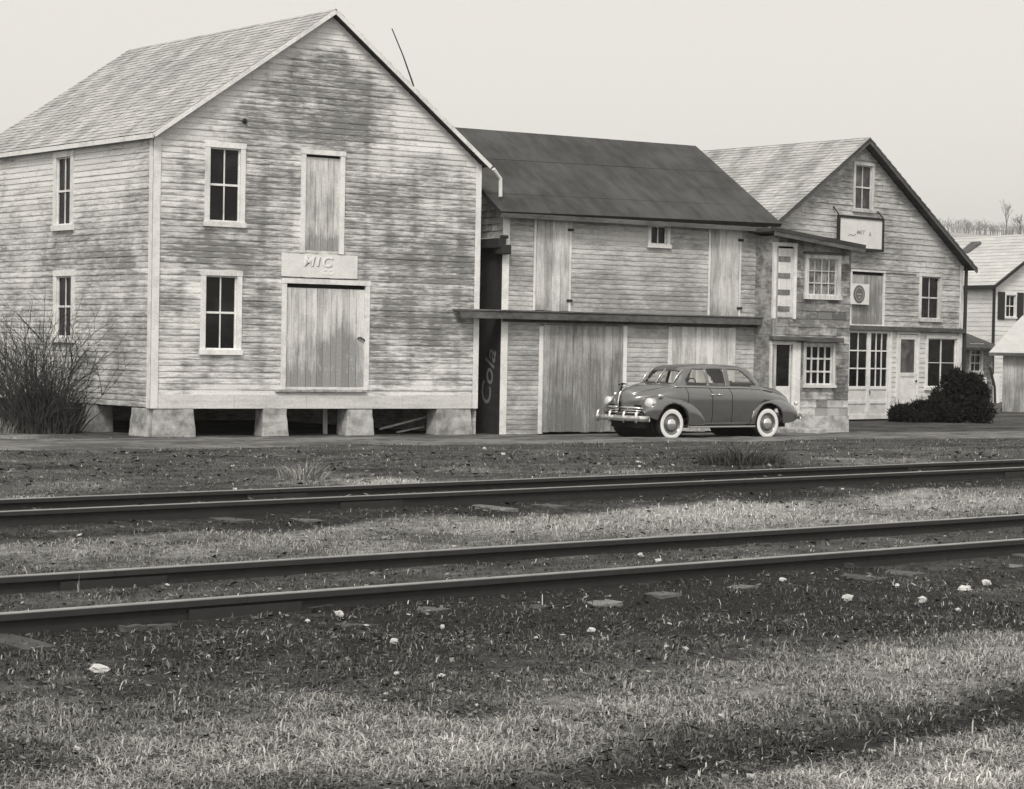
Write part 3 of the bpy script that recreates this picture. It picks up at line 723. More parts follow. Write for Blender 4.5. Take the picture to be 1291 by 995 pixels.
for r_, sd_ in ((hay1, 53), (hay2, 54)):
    d_ = plank_door(f2, b2, (r_[0] + .07, r_[1], r_[2] - .07, r_[3] - .03), 'hay_door', M_PLANK, .2, -.015, sd_, .035)
    boxpart(f2, d_, 'post', M_WHITE, [(r_[0], r_[0] + .06, -.045, -.021, r_[1], r_[3] - .05), (r_[2] - .06, r_[2] + .0, -.05, -.021, r_[1], r_[3] - .05)])
    boxpart(f2, d_, 'hinge', M_IRON, [(r_[2] - .12, r_[2] + .04, -.075, -.052, r_[3] - .38, r_[3] - .32)]); boxpart(f2, d_, 'hinge', M_IRON, [(r_[2] - .12, r_[2] + .04, -.075, -.052, r_[1] + .22, r_[1] + .28)])
window(f2, b2, (wn2[0], wn2[1], wn2[2], min(zt(wn2[0]) - .04, wn2[3])), .09, 2, 1)
# sliding door hood: long dark beam that also laps the corner of the tall barn
hb = f2.rect(590, 392, 967, 408)
uL = f2.uz(580, 398, .3)[0]; zb0 = f2.uz(590, 401, .25)[1]; zb1 = f2.uz(965, 410, .25)[1]
mb = MB()
A = f2.pt(uL, -.30, zb0 + .08); Bp = f2.pt(W2 + .02, -.30, zb1 + .08)
mb.beam(A + f2.n * .02, Bp + f2.n * .02, .05, .16)
mb.beam(f2.pt(uL, -.16, zb0 + .19), f2.pt(W2 + .02, -.16, zb1 + .19), .42, .03, tone=.5)
mb.beam(f2.pt(.0, -.08, zb0 - .0), f2.pt(W2, -.08, zb1 - .0), .08, .12, tone=-.3)
mb.build('door_hood', M_BEAM, b2, Matrix.Identity(4))
mb = MB(); g0 = f1.world(622, 213, .05); g1 = f1.world(631, 226, .02); g2 = f1.world(631, 248, 0.0)
mb.tube([g0, g1, g2], .045, 8); mb.build('downspout', M_WHITE, b1, Matrix.Identity(4))

# ================================================================== building 3: narrow shop with sloping roof edge
B3L = at_d(970, 548, d2 - .9); B3R = at_d(1068, 549, d2 + .25)
f3 = Fac(B3L, B3R)
b3 = empty('narrow_shop', T((f3.O.x, f3.O.y, -.5)) @ Matrix.Rotation(math.atan2(f3.D.y, f3.D.x), 4, 'Z'),
           'narrow two storey shop with blotchy siding and lean-to roof, right of the dark roofed barn', 'shop')
W3 = f3.W; tL = f3.uz(975, 297)[1]; tR = f3.uz(1072, 311)[1]
o_du = f3.rect(974, 306, 1003, 402); o_wu = f3.rect(1014, 321, 1059, 378); o_dl = f3.rect(970, 430, 1001, 543); o_wl = f3.rect(1012, 432, 1052, 489)
wf3 = blobs(f3, [(1030, 400, 60, 14, .25), (1060, 350, 8, 30, .2), (1035, 520, 60, 10, -.3), (1040, 500, 40, 8, .2), (1008, 370, 6, 40, .15)])
sh = lambda r: (r[0] + .05, r[1] + .05, r[2] - .05, r[3] - .05)
bot3 = f3.uz(1020, 524)[1]
courses([(0, bot3), (W3, bot3), (W3, tR), (0, tL)], [sh(r) for r in (o_du, o_wu, o_dl, o_wl)], .2, .014, (.3, .55), .28, wf3, .3, 61, .004).build('wall', M_BRICK, b3, f3.M)
mb = MB(); n = 14; vs = []
for i in range(n + 1):
    x = W3 * i / n
    for y, z in ((-.09 + R.uniform(-.012, .012), -.7), (-.05 + R.uniform(-.01, .01), bot3 - .004), (.2, bot3 - .004), (.2, -.7)): vs.append((x, y, z))
mb.add(vs, [(i * 4 + j, (i + 1) * 4 + j, (i + 1) * 4 + (j + 1) % 4, i * 4 + (j + 1) % 4) for i in range(n) for j in range(4)] + [(0, 1, 2, 3), (n * 4 + 3, n * 4 + 2, n * 4 + 1, n * 4)])
mb.build('foundation', M_CONC, b3, f3.M)
rb = [f3.pt(0.02, .03, 0), f3.pt(.02, 5.2, 0), f3.pt(W3, 5.2, 0), f3.pt(W3, .03, 0)]
mb = MB()
for p, q_, za, zb in ((rb[0], rb[1], tL, tL), (rb[1], rb[2], tL, tR), (rb[2], rb[3], tR, tR)): mb.add([(p.x, p.y, -.6), (q_.x, q_.y, -.6), (q_.x, q_.y, zb), (p.x, p.y, za)], [(0, 1, 2, 3)])
mb.build('wall', M_BRICK, b3, Matrix.Identity(4))
rl = f3.uz(984, 287, .4); rr_ = f3.uz(1092, 309, .4)
P = [f3.pt(rl[0] - .15, -.40, rl[1]), f3.pt(rr_[0], -.40, rr_[1]), f3.pt(rr_[0], 5.3, rr_[1] + .05), f3.pt(rl[0] - .15, 5.3, rl[1] + .05)]
slab('roof', M_TAR, b3, P, .09)
mb = MB(); mb.beam(P[0] + Vector((0, 0, -.11)) - f3.n * .03, P[1] + Vector((0, 0, -.11)) - f3.n * .03, .03, .17); mb.build('fascia', M_BEAM, b3, Matrix.Identity(4))
du_, _ = in_door(f3, b3, o_du, .08, .09, 71, mat=M_WHITES, gap=.05, label='pale loft door with worn panels')
a = _
mb = MB()
for k in range(4):
    z = a[1] + .18 + k * (a[3] - a[1] - .1) / 4; mb.box(a[0] + .07, a[2] - .09, -.012, .003, z, z + .13, -.45)
mb.build('panel', M_PLANKD, du_, f3.M)
window(f3, b3, o_wu, .11, 4, 3, glass=M_CURT, bar=.03, mat=M_PLANK)
boxpart(f3, b3, 'window_hood', M_BEAM, [(o_wu[0] - .06, o_wu[2] + .06, -.13, -.0, o_wu[3] + .005, o_wu[3] + .06)])
window(f3, b3, o_wl, .08, 4, 3, glass=M_GLASS, bar=.045, mat=M_PLANK, label='barred lower window')
boxpart(f3, b3, 'window_hood', M_BEAM, [(o_wl[0] - .08, o_wl[2] + .10, -.26, -.0, o_wl[3] + .005, o_wl[3] + .13)], .02)
boxpart(f3, b3, 'door_hood', M_BEAM, [(o_dl[0] - .05, o_dl[2] + .2, -.22, 0, o_dl[3] + .005, o_dl[3] + .12)], .02)
# lower door: dark glass above, pale panel below
u0, z0, u1, z1 = o_dl; zmid = f3.uz(985, 487)[1]
dl_ = boxpart(f3, b3, 'door', M_WHITES, [(u0 + .09, u1 - .12, -.01, .03, z0, zmid), (u0 + .09, u0 + .13, -.01, .03, zmid + .002, z1 - .1), (u1 - .15, u1 - .12, -.01, .03, zmid + .002, z1 - .1)])
frame_part(f3, dl_, o_dl, .09, wb=0)
mb = MB(); mb.add([(u0 + .1, .03, zmid), (u1 - .1, .03, zmid), (u1 - .1, .03, z1), (u0 + .1, .03, z1)], [(0, 1, 2, 3)]); mb.build('door_glass', M_GLASS, dl_, f3.M)
uj = f3.uz(1005, 480)[0]
boxpart(f3, b3, 'corner_board', M_WHITE, [(uj - .10, uj + .06, -.05, -.016, -.1, f3.uz(1005, 432)[1])])
boxpart(f3, b3, 'corner_board', M_PLANKD, [(-.0, .13, -.05, -.016, bot3, tL - .05)])
boxpart(f3, b3, 'step', M_CONC, [(.25, 1.2, -.75, -.1, -.62, -.36)], .02); 

# ================================================================== building 4: gabled shop with signs
B4L = at_d(1068, 528, 61.5); B4R = at_d(1209, 522, 65.2)
f4 = Fac(B4L, B4R); U1 = f4.W
b4 = empty('gabled_store', T((f4.O.x, f4.O.y, -.5)) @ Matrix.Rotation(math.atan2(f4.D.y, f4.D.x), 4, 'Z'),
           'weathered gabled store with white garage doors and two signs, behind the narrow shop', 'store')
eR4 = f4.uz(1233, 339, .35); ap4 = f4.uz(1097.5, 174, .35); kL = f4.uz(985, 275, .35)
sl = (ap4[1] - kL[1]) / (ap4[0] - kL[0]); uL4 = ap4[0] - (eR4[0] - ap4[0]); zL4 = ap4[1] - sl * (ap4[0] - uL4)
UL = uL4 + .35
zg = lambda u: (ap4[1] - (ap4[1] - eR4[1]) / (eR4[0] - ap4[0]) * (u - ap4[0]) if u > ap4[0] else ap4[1] - sl * (ap4[0] - u)) - .12
zb4 = -.55; belt = f4.uz(1130, 412)[1]
at_w = f4.rect(1075, 205, 1101, 268); hd4 = f4.rect(1071, 341, 1114, 411); wr = f4.rect(1158, 345, 1186, 406)
gd = f4.rect(1066, 414, 1121, 528); ed = f4.rect(1129, 418, 1157, 526); sw = f4.rect(1166, 423, 1207, 492)
wf4 = blobs(f4, [(1100, 300, 40, 40, .05), (1060, 230, 30, 30, .15), (1180, 320, 20, 20, .1), (1140, 385, 30, 15, .1), (1160, 290, 40, 30, -.1)])
courses([(UL, belt), (U1, belt), (U1, zg(U1)), (ap4[0], ap4[1] - .12), (UL, zg(UL))], [sh(r) for r in (at_w, hd4, wr)], .17, .02, (1.5, 4), .12, wf4, .5, 81, .005).build('wall', M_CLAP4, b4, f4.M)
courses([(gd[2] - .1, zb4), (U1, zb4), (U1, belt - .15), (gd[2] - .1, belt - .15)], [(gd[0] + .03, -1, gd[2] - .03, gd[3] - .03), (ed[0] + .03, -1, ed[2] - .03, ed[3] - .03), sh(sw)], .15, .016, (1.5, 4), .07, None, .5, 82, .003).build('wall', M_WHITES, b4, f4.M)
D4 = 9.0
bp = [f4.pt(U1 - .02, .03, 0), f4.pt(U1 - .02, D4, 0), f4.pt(UL, D4, 0), f4.pt(UL, .03, 0)]
mb = MB()
for p, q_, za, zb in ((bp[0], bp[1], zg(U1), zg(U1)), (bp[2], bp[3], zg(UL), zg(UL))):
    ms = MB(); ms.add([(p.x, p.y, -.6), (q_.x, q_.y, -.6), (q_.x, q_.y, zb - .05), (p.x, p.y, za - .05)], [(0, 1, 2, 3)]); ms.build('wall', M_CLAP4, b4, Matrix.Identity(4))
pa = f4.pt(ap4[0], D4, 0)
mb.add([(bp[1].x, bp[1].y, -.6), (bp[2].x, bp[2].y, -.6), (bp[2].x, bp[2].y, zg(UL)), (pa.x, pa.y, ap4[1] - .12), (bp[1].x, bp[1].y, zg(U1))], [(0, 1, 2, 3, 4)])
mb.build('wall', M_CLAP4, b4, Matrix.Identity(4))
back = -f4.n * (D4 + .6)
tp = lambda e: f4.pt(e[0], -.35, e[1])
EL, AP, ER = f4.pt(uL4, -.35, zL4), tp(ap4), tp(eR4)
roof_side(b4, EL + back, EL, AP, AP + back, M_SHAKE4, M_BEAM, .17, .013, (.15, .35), .16, lambda u, v: .12 * math.sin(u * 4 + v), 83)
roof_side(b4, ER, ER + back, AP + back, AP, M_SHAKE4, M_BEAM, .3, .022, (.3, .8), .2, None, 84)
mb = MB()
for a_, b_ in ((EL, AP), (AP, ER)): mb.beam(a_ - f4.n * .02 + dn * .10, b_ - f4.n * .02 + dn * .10, .03, .10)
mb.build('fascia', M_BEAM, b4, Matrix.Identity(4))
window(f4, b4, at_w, .09, 2, 2, glass=M_GLASSG, mat=M_PLANK)
window(f4, b4, wr, .10, 2, 2, mat=M_PLANK)
in_door(f4, b4, hd4, .05, .05, 85, [(.6, .3, .3, .4, .3)], mat=M_PLANKD, gap=.09, label='dark stained loft door behind the round emblem')
boxpart(f4, b4, 'belt_board', M_BEAM, [(UL, U1 + .02, -.16, 0, belt - .14, belt + .0)], .01)
boxpart(f4, b4, 'belt_board', M_PLANKD, [(gd[0] - .05, gd[2] + 1.2, -.05, -.018, f4.uz(1120, 343)[1] - .03, f4.uz(1120, 343)[1] + .02)], .005)
boxpart(f4, b4, 'corner_board', M_WHITE, [(U1 - .16, U1 + .02, -.045, -.019, zb4, belt - .16)]); boxpart(f4, b4, 'corner_board', M_PLANK, [(U1 - .14, U1 + .02, -.045, -.022, belt + .02, zg(U1) - .02)])
mb = MB(); mb.tube([f4.pt(U1 + .13, -.06, zg(U1) - .05), f4.pt(U1 + .1, -.06, -.5)], .06, 8); mb.build('downspout', M_IRON, b4, Matrix.Identity(4))
# garage doors: two glazed leaves
u0, z0, u1, z1 = gd; z0 = -.47
fgap = f4.uz(1093, 500)[0]; zg0 = f4.uz(1095, 487)[1]; zg1 = f4.uz(1095, 420)[1]
def leaf(a, b, cols, lab=None):
    st = .085; mb = MB()
    mb.box(a, a + st, -.045, 0.0, z0, z1 - .06, .0); mb.box(b - st, b, -.045, 0.0, z0, z1 - .06, 0)
    mb.box(a + st, b - st, -.042, 0.0, z0, z0 + .14); mb.box(a + st, b - st, -.042, 0, zg0 - .1, zg0); mb.box(a + st, b - st, -.042, 0, zg1, z1 - .06)
    mid_ = z0 + .14 + (zg0 - .1 - z0 - .14) * .5; mb.box(a + st, b - st, -.042, 0, mid_ - .05, mid_ + .05)
    mb.box(a + st, b - st, -.018, 0.004, z0 + .14, mid_ - .05, -.12); mb.box(a + st, b - st, -.018, 0.004, mid_ + .05, zg0 - .1, -.12)
    o = mb.build('garage_door', M_WHITE, b4, f4.M, bevel=.004)
    mb = MB()
    for c in range(1, cols): x = a + st + (b - a - 2 * st) * c / cols; mb.box(x - .018, x + .018, -.034, -.008, zg0, zg1)
    for r_ in (1, 2): z = zg0 + (zg1 - zg0) * r_ / 3; mb.box(a + st, b - st, -.037, -.012, z - .02, z + .02)
    mb.build('muntins', M_WHITE, o, f4.M)
    mb = MB(); mb.add([(a + st, -.004, zg0), (b - st, -.004, zg0), (b - st, -.004, zg1), (a + st, -.004, zg1)], [(0, 1, 2, 3)]); mb.build('pane', M_GLASS, o, f4.M)
    mb = MB(); mb.tube([(a + st / 2, -.05, zg0 - .25), (a + st / 2, -.09, zg0 - .2), (a + st / 2, -.05, zg0 - .12)], .015, 5); mb.build('handle', M_IRON, o, f4.M)
mL = f4.uz(1044, 470)[0]
boxpart(f4, b4, 'trim_board', M_WHITE, (gd[0] - 3, gd[2] + .05, -.02, .01, gd[3] + .02, belt - .15))
leaf(mL, fgap - .006, 4); leaf(fgap, u1 - .08, 3)
boxpart(f4, b4, 'trim_board', M_WHITE, [(u1 - .07, u1 + .05, -.06, -.018, z0, z1), (mL - .08, u1 + .05, -.07, -.018, z1 + .002, z1 + .09)])
# entrance door
u0, z0_, u1, z1 = ed; a, b = u0 + .08, u1 - .08; zt_, zm = f4.uz(1143, 428)[1], f4.uz(1143, 470)[1]
e_ = boxpart(f4, b4, 'door', M_WHITE, [(a, a + .12, -.03, .02, z0, z1 - .1), (b - .12, b, -.03, .02, z0, z1 - .1), (a + .12, b - .12, -.028, .02, z0, z0 + .2), (a + .12, b - .12, -.028, .02, zm - .12, zm), (a + .12, b - .12, -.028, .02, zt_, z1 - .1), (a + .12, b - .12, -.010, .02, z0 + .2, zm - .12), (a + .12, b - .12, -.022, -.0, z0 + .45, z0 + .53)])
mb = MB(); mb.add([(a + .12, .0, zm), (b - .12, .0, zm), (b - .12, .0, zt_), (a + .12, .0, zt_)], [(0, 1, 2, 3)]); mb.build('door_glass', M_GLASSG, e_, f4.M)
frame_part(f4, e_, (u0, z0, u1, z1), .08, wb=0)
mb = MB(); mb.lathe([(0, -.08), (.03, -.075), (.035, -.05), (.012, -.04), (.012, -.02)], 10, 'y', c=(b - .06, 0, zm - .25)); mb.build('handle', M_IRON, e_, f4.M)
window(f4, b4, sw, .10, 2, 2, rail=.02, bar=.05, label='large dark shop window')
# signs
r = f4.rect(1056.5, 273, 1114, 316, .25); M4 = f4.M @ T((r[0], -.25, r[1])); w_, h_ = r[2] - r[0], r[3] - r[1]
mb = MB(); mb.box(0.04, w_ - .04, -.0, .03, .04, h_ - .04); sb = mb.build('hanging_sign', M_SIGNW, None, M4); tag(sb, 'rectangular white sign in a black frame high on the gabled store wall', 'sign')
mb = MB(); t_ = .075
mb.box(0, t_, -.03, .05, 0, h_); mb.box(w_ - t_, w_, -.03, .05, 0, h_); mb.box(t_, w_ - t_, -.03, .05, 0, t_); mb.box(t_, w_ - t_, -.03, .05, h_ - t_, h_); mb.build('frame', M_SIGNK, sb, M4, bevel=.005)
mb = MB(); mb.beam((.03, .01, h_), (.03, .22, h_ + .25), .03, .03); mb.beam((w_ - .03, .01, h_), (w_ - .03, .22, h_ + .22), .03, .03); mb.build('bracket', M_IRON, sb, M4)
text_mesh('lettering', 'MET', .17, M_LETTER, sb, M4 @ T((w_ * .49, -.003, h_ * .53)), .002, .2, 1.2); text_mesh('lettering', '&', .17, M_LETTER, sb, M4 @ T((w_ * .70, -.003, h_ * .50)), .002, 0, 1.0)
mb = MB(); mb.tube([(w_ * .22, -.004, h_ * .42), (w_ * .27, -.004, h_ * .46), (w_ * .32, -.004, h_ * .42), (w_ * .38, -.004, h_ * .47)], .012, 4); mb.build('lettering', M_LETTER, sb, M4)
r = f4.rect(1071, 358, 1095, 384, .09); M4 = f4.M @ T((r[0], -.12, r[1])); w_, h_ = r[2] - r[0], r[3] - r[1]
mb = MB(); mb.box(0, w_, 0, .025, 0, h_); sb = mb.build('emblem_sign', M_SIGNW, None, M4, bevel=.004); tag(sb, 'small square white sign with grey round emblem on the loft door', 'sign')
mb = MB(); mb.lathe([(0, -.014), (.29 * w_, -.014), (.30 * w_, -.001)], 32, 'y', c=(w_ * .46, 0, h_ * .5)); o = mb.build('emblem', plain('emblem_grey', .13, .6), sb, M4)
mb = MB(); mb.lathe([(.20 * w_, -.0155), (.20 * w_, -.019), (.225 * w_, -.019), (.225 * w_, -.0155)], 32, 'y', c=(w_ * .46, 0, h_ * .5)); mb.box(w_ * .33, w_ * .59, -.019, -.0155, h_ * .46, h_ * .52); mb.box(w_ * .40, w_ * .52, -.019, -.0155, h_ * .30, h_ * .38); mb.build('emblem_marks', plain('emblem_light', .36, .6), sb, M4)

# ================================================================== white farmhouse, its annex and the shed at the right
hc = at_d(1250, 500, 90); hc.z = 0
hd = math.radians(33); HD = Vector((math.cos(hd), math.sin(hd), 0)); HS = Vector((-math.sin(hd), math.cos(hd), 0))
fh = Fac(hc, hc + HD * 7.4); fs_ = Fac(hc + HS * 10, hc)
hs = empty('white_farmhouse', T((hc.x, hc.y, -.5)), 'white farmhouse with pale roof and dark shutters at the right edge', 'house')
ez = fh.uz(1250, 357)[1]; rz_ = at_d(1316, 294, 92.3).z
wh = fh.rect(1266, 370, 1281, 402)
courses([(0, -.6), (7.4, -.6), (7.4, ez), (3.7, rz_ - .08), (0, ez)], [sh(wh)], .2, .015, (2, 4), .03, None, 1, 91).build('wall', M_WHITES, hs, fh.M)
courses([(0, -.6), (10, -.6), (10, ez), (0, ez)], (), .2, .015, (2, 4), .03, None, 1, 92).build('wall', M_WHITES, hs, fs_.M)
rear_box('wall', hs, fh.pt(7.4, 0, 0), fh.pt(7.4, 10, 0), fh.pt(0, 10, 0), -.6, ez, rz_ - .1, M_WHITES)
ex = .28
E0h = fh.pt(-ex, 10.2, ez - .25); E1h = fh.pt(-ex, -ex, ez - .25 + .0); A0 = fh.pt(3.7, 10.2, rz_); A1h = fh.pt(3.7, -ex, rz_)
sl_h = (rz_ - ez) / 3.7
roof_side(hs, fh.pt(-ex, 10.2, ez - ex * sl_h + .08), fh.pt(-ex, -ex, ez - ex * sl_h + .08), A1h, A0, M_ROOFW, M_BEAM, .3, .012, (.4, .9), .05, None, 93)
slab('roof', M_ROOFW, hs, [fh.pt(7.4 + ex, -ex, ez - ex * sl_h + .08), fh.pt(7.4 + ex, 10.2, ez - ex * sl_h + .08), A0 - Vector((0, 0, .02)), A1h - Vector((0, 0, .02))], .08)
mb = MB(); mb.beam(fh.pt(-ex, -ex - .02, ez - ex * sl_h - .02), fh.pt(3.7, -ex - .02, rz_ - .1), .03, .10); mb.beam(fh.pt(-ex - .02, -ex, ez - ex * sl_h - .02), fh.pt(-ex - .02, 10.2, ez - ex * sl_h - .02), .05, .14)
mb.build('fascia', M_IRON, hs, Matrix.Identity(4))
boxpart(fh, hs, 'downspout', M_IRON, [(-.1, .03, -.09, -.02, -.5, ez - .12)], .01)
mb = MB(); c_ = fs_.world(1240, 301, .0); kv = c_ + HD * 0; kk = (c_ - hc).dot(HD)
# small roof vent lying on the slope
vu, vd = 2.9, 4.2; vz = ez + sl_h * vu
mb.beam(fh.pt(vu - .55, vd, vz - .35), fh.pt(vu + .15, vd - .1, vz + .18), .7, .12, tone=0); mb.build('roof_hatch', M_BEAM, hs, Matrix.Identity(4))
w_, _ = window(fh, hs, wh, .08, 2, 2, label='window between two dark shutters')
for a, b in ((wh[0] - .42, wh[0] - .01), (wh[2] + .01, wh[2] + .42)): boxpart(fh, w_, 'shutter', M_IRON, [(a, b, -.06, -.02, wh[1] - .05, wh[3] + .05)])

# hip-roofed annex
aL = at_d(1216, 505, 78); aR = at_d(1250, 505, 80); fa = Fac(aL, aR)
an = empty('small_annex', T((aL.x, aL.y, -.5)), 'small grey annex with dark hip roof and narrow white window beside the gabled store', 'outbuilding')
WA = fa.W; ze = fa.uz(1235, 438)[1]; wa = fa.rect(1221, 433, 1238, 484); zp = fa.uz(1225, 411)[1]
courses([(-1.4, -.6), (WA, -.6), (WA, ze), (-1.4, ze)], [sh(wa)], .18, .02, (1, 2), .15, None, .6, 95).build('wall', M_BRICK, an, fa.M)
mb = MB(); P_ = [fa.pt(-1.4, .03, 0), fa.pt(-1.4, 3, 0), fa.pt(WA, 3, 0), fa.pt(WA, .03, 0)]
mb.v = [(p.x, p.y, z) for p in P_ for z in (-.6, ze)]; mb.w = [0] * 8; mb.f = [(0, 2, 3, 1), (2, 4, 5, 3), (4, 6, 7, 5)]; mb.t = [0] * 3; mb.m = [0] * 3; mb.build('wall', M_BRICK, an, Matrix.Identity(4))
mb = MB(); V = [fa.pt(-1.7, -.35, ze - .02), fa.pt(WA + .35, -.35, ze - .02), fa.pt(WA + .35, 3.3, ze), fa.pt(-1.7, 3.3, ze), fa.pt(-.5, 1.4, zp + .1), fa.pt(WA * .35, 1.4, zp + .1)]
V += [v + Vector((0, 0, -.1)) for v in V[:4]]
mb.add(V, [(0, 1, 5, 4), (1, 2, 5), (2, 3, 4, 5), (3, 0, 4), (0, 6, 7, 1), (1, 7, 8, 2), (2, 8, 9, 3), (3, 9, 6, 0), (6, 9, 8, 7)]); mb.build('roof', M_TAR, an, Matrix.Identity(4))
window(fa, an, (wa[0], wa[1] + .35, wa[2], wa[3]), .12, 2, 3, bar=.04)

# board shed with pale lean-to roof
sL_ = at_d(1263, 515, 75); sR_ = at_d(1340, 518, 74.5); fd = Fac(sL_, sR_)
sh_ = empty('board_shed', T((sL_.x, sL_.y, -.5)), 'grey vertical board shed with pale sloping roof at the right edge', 'shed')
ze = fd.uz(1275, 444)[1]; WD = fd.W
plank_door(fd, sh_, (0, -.55, WD, ze), 'wall', M_PLANKD, .2, .0, 96, .03)
mb = MB(); P_ = [fd.pt(0.01, .02, 0), fd.pt(.01, 4, 0), fd.pt(WD, 4, 0), fd.pt(WD, .02, 0)]
mb.v = [(p.x, p.y, z) for p in P_ for z in (-.6, ze - .03)]; mb.w = [0] * 8; mb.f = [(0, 2, 3, 1), (2, 4, 5, 3), (4, 6, 7, 5)]; mb.t = [0] * 3; mb.m = [0] * 3; mb.build('wall', M_PLANKD, sh_, Matrix.Identity(4))
rt = fd.world(1289, 398, -3.2)
slab('roof', M_ROOFW, sh_, [fd.pt(-.5, -.35, ze - .02), fd.pt(WD + .4, -.35, ze - .02), fd.pt(WD + .4, 3.2, rt.z), Vector((rt.x, rt.y, rt.z))], .1)
mb = MB(); mb.beam(fd.pt(-.5, -.37, ze - .09), fd.pt(WD + .4, -.37, ze - .09), .03, .10); mb.build('fascia', M_BEAM, sh_, Matrix.Identity(4))
# pale boards and odd pieces between annex and shed
def loose(name, px, py, dist, dims, rot, mat, label, cat):
    p = at_d(px, py, dist); p.z = gz(p.x, p.y) if dims[3] else p.z
    mb = MB(); w, t, h = dims[:3]; mb.box(-w / 2, w / 2, -t / 2, t / 2, 0, h)
    return tag(mb.build(name, mat, None, T(p) @ Matrix.Rotation(math.radians(rot[2]), 4, 'Z') @ Matrix.Rotation(math.radians(rot[1]), 4, 'Y') @ Matrix.Rotation(math.radians(rot[0]), 4, 'X'), bevel=.01), label, cat)
loose('leaning_board', 1241, 500, 74.5, (.36, .05, 1.25, 1), (-8, 2, 30), M_WHITE, 'white board standing upright between the annex and the board shed', 'board')
loose('leaning_board', 1256, 505, 74.2, (.34, .05, 1.35, 1), (-8, 9, 40), M_WHITE, 'wider white board leaning against the left corner of the shed', 'board')
mb = MB(); A = at_d(1248, 463, 73.6); B_ = at_d(1254, 484, 73.6); B_.z -= .1; c = A.copy(); mb.tube([A - c, B_ - c, B_ - c + Vector((.05, 0, -1.0))], .05, 8); tag(mb.build('stove_pipe', M_IRON, None, T(c)), 'bent black pipe between two white boards near the shed', 'pipe')
loose('scrap_box', 1250, 512, 73, (.5, .4, .35, 1), (0, 0, 20), M_BEAM, 'small dark box among scrap in front of the shed corner', 'box')

# distant woods
def bare_tree(mb, base, h, r, spread=.5, depth=4, w0=None, tone=0):
    w0 = w0 or h * .02
    def br(p, d, L, w, k):
        q_ = p + d * L
        s_ = d.cross(Vector((0, 1, 0))); s_ = s_.normalized() if s_.length > .01 else Vector((1, 0, 0)); t2 = d.cross(s_)
        vs = []
        for c0, ww in ((p, w), (q_, w * .6)):
            for a in (0, 2.09, 4.19): vs.append(c0 + s_ * (math.cos(a) * ww) + t2 * (math.sin(a) * ww))
        mb.add(vs, [(0, 1, 4, 3), (1, 2, 5, 4), (2, 0, 3, 5)], tone)
        if k == 0: return
        for _ in range(r.choice((2, 3, 3))):
            nd = (d + Vector((r.gauss(0, spread), r.gauss(0, spread), r.uniform(-.05, .3)))).normalized()
            br(p + d * L * r.uniform(.55, 1), nd, L * r.uniform(.55, .8), w * .6, k - 1)
    br(Vector(base), Vector((r.gauss(0, .05), 0, 1)).normalized(), h * .36, w0, depth)
rr = random.Random(77); mb = MB()
for i in range(1100):
    x = rr.uniform(120, 330); y = 850 + rr.uniform(-25, 45); bare_tree(mb, (x, y, hillz(x, y)), rr.uniform(3.5, 9), rr, .55, 3, .11)
tag(mb.build('distant_woods', M_FARTREE), 'band of bare trees along the distant hilltop', 'woods', None, 'stuff')
for px, py, dist, h, lab in ((1268, 296, 300, 9.0, 'tall slender bare tree rising above the farmhouse roof'), (1287, 300, 280, 6.5, 'bushy bare tree at the extreme right above the farmhouse roof')):
    p = at_d(px, py, dist); mb = MB(); bare_tree(mb, (0, 0, 0), h * .62, rr, .28 if h > 7 else .5, 5, .11)
    z0 = -1.0
    mt = MB(); mt.tube([(0, 0, z0 - p.z), (0, 0, 0)], [.25, .12], 7)
    root = empty('bare_tree', T((p.x, p.y, z0)), lab, 'tree'); mb.build('crown', M_FARTREE, root, T(p)); mt.build('trunk', M_BARK, root, T(p))

# ================================================================== the parked sedan
def car_paint():
    m, nt, p = nmat('dusty_grey_car_paint'); a = noisen(nt, 4, (1, 1, 1), 8, .75)
    cr = nt.nodes.new('ShaderNodeValToRGB'); nt.links.new(a, cr.inputs[0]); e = cr.color_ramp.elements
    e[0].color = g(.06); e[1].color = g(.10); nt.links.new(cr.outputs[0], p.inputs['Base Color'])
    nt.links.new(mathn(nt, 'MULTIPLY_ADD', a, .2, .22), p.inputs['Roughness']); p.inputs['Coat Weight'].default_value = 1.0; p.inputs['Coat Roughness'].default_value = .16; p.inputs['Coat IOR'].default_value = 2.0
    return m
M_PAINT = car_paint(); M_TYRE = plain('tyre_rubber', .018, .85); M_WALL = plain('whitewall', .80, .7, 0, .04); M_CHROME = plain('dull_chrome', .78, .22, .9, .06)
M_DARK = plain('car_underside', .008, .95); M_SEAT = plain('seat_cloth', .16, .9); M_LENS = plain('headlight_glass', .82, .15, .3, .05)
def carglass():
    m, nt, p = nmat('car_glass'); nt.nodes.remove(p); out = nt.nodes['Material Output']
    tr = nt.nodes.new('ShaderNodeBsdfTransparent'); tr.inputs[0].default_value = (.88, .88, .86, 1); gl = nt.nodes.new('ShaderNodeBsdfGlossy'); gl.inputs['Roughness'].default_value = .08; gl.inputs[0].default_value = (.8, .8, .8, 1)
    lw = nt.nodes.new('ShaderNodeValue'); lw.outputs[0].default_value = .09; ms = nt.nodes.new('ShaderNodeMixShader')
    nt.links.new(lw.outputs[0], ms.inputs[0]); nt.links.new(tr.outputs[0], ms.inputs[1]); nt.links.new(gl.outputs[0], ms.inputs[2]); nt.links.new(ms.outputs[0], out.inputs[0]); return m
M_CGLASS = carglass()
pf = on_z(847, 558, -.5); pr = on_z(966, 556, -.5)
WB = 2.83; hdv = (pf - pr).normalized(); hdg = math.atan2(hdv.y, hdv.x)
midp = (pf + pr) / 2; leftv = Vector((-hdv.y, hdv.x, 0))           # the car's left side faces the camera
if leftv.dot(-midp) < 0: leftv = -leftv
cc = midp - leftv * .80; cc.z = -.5 + .042
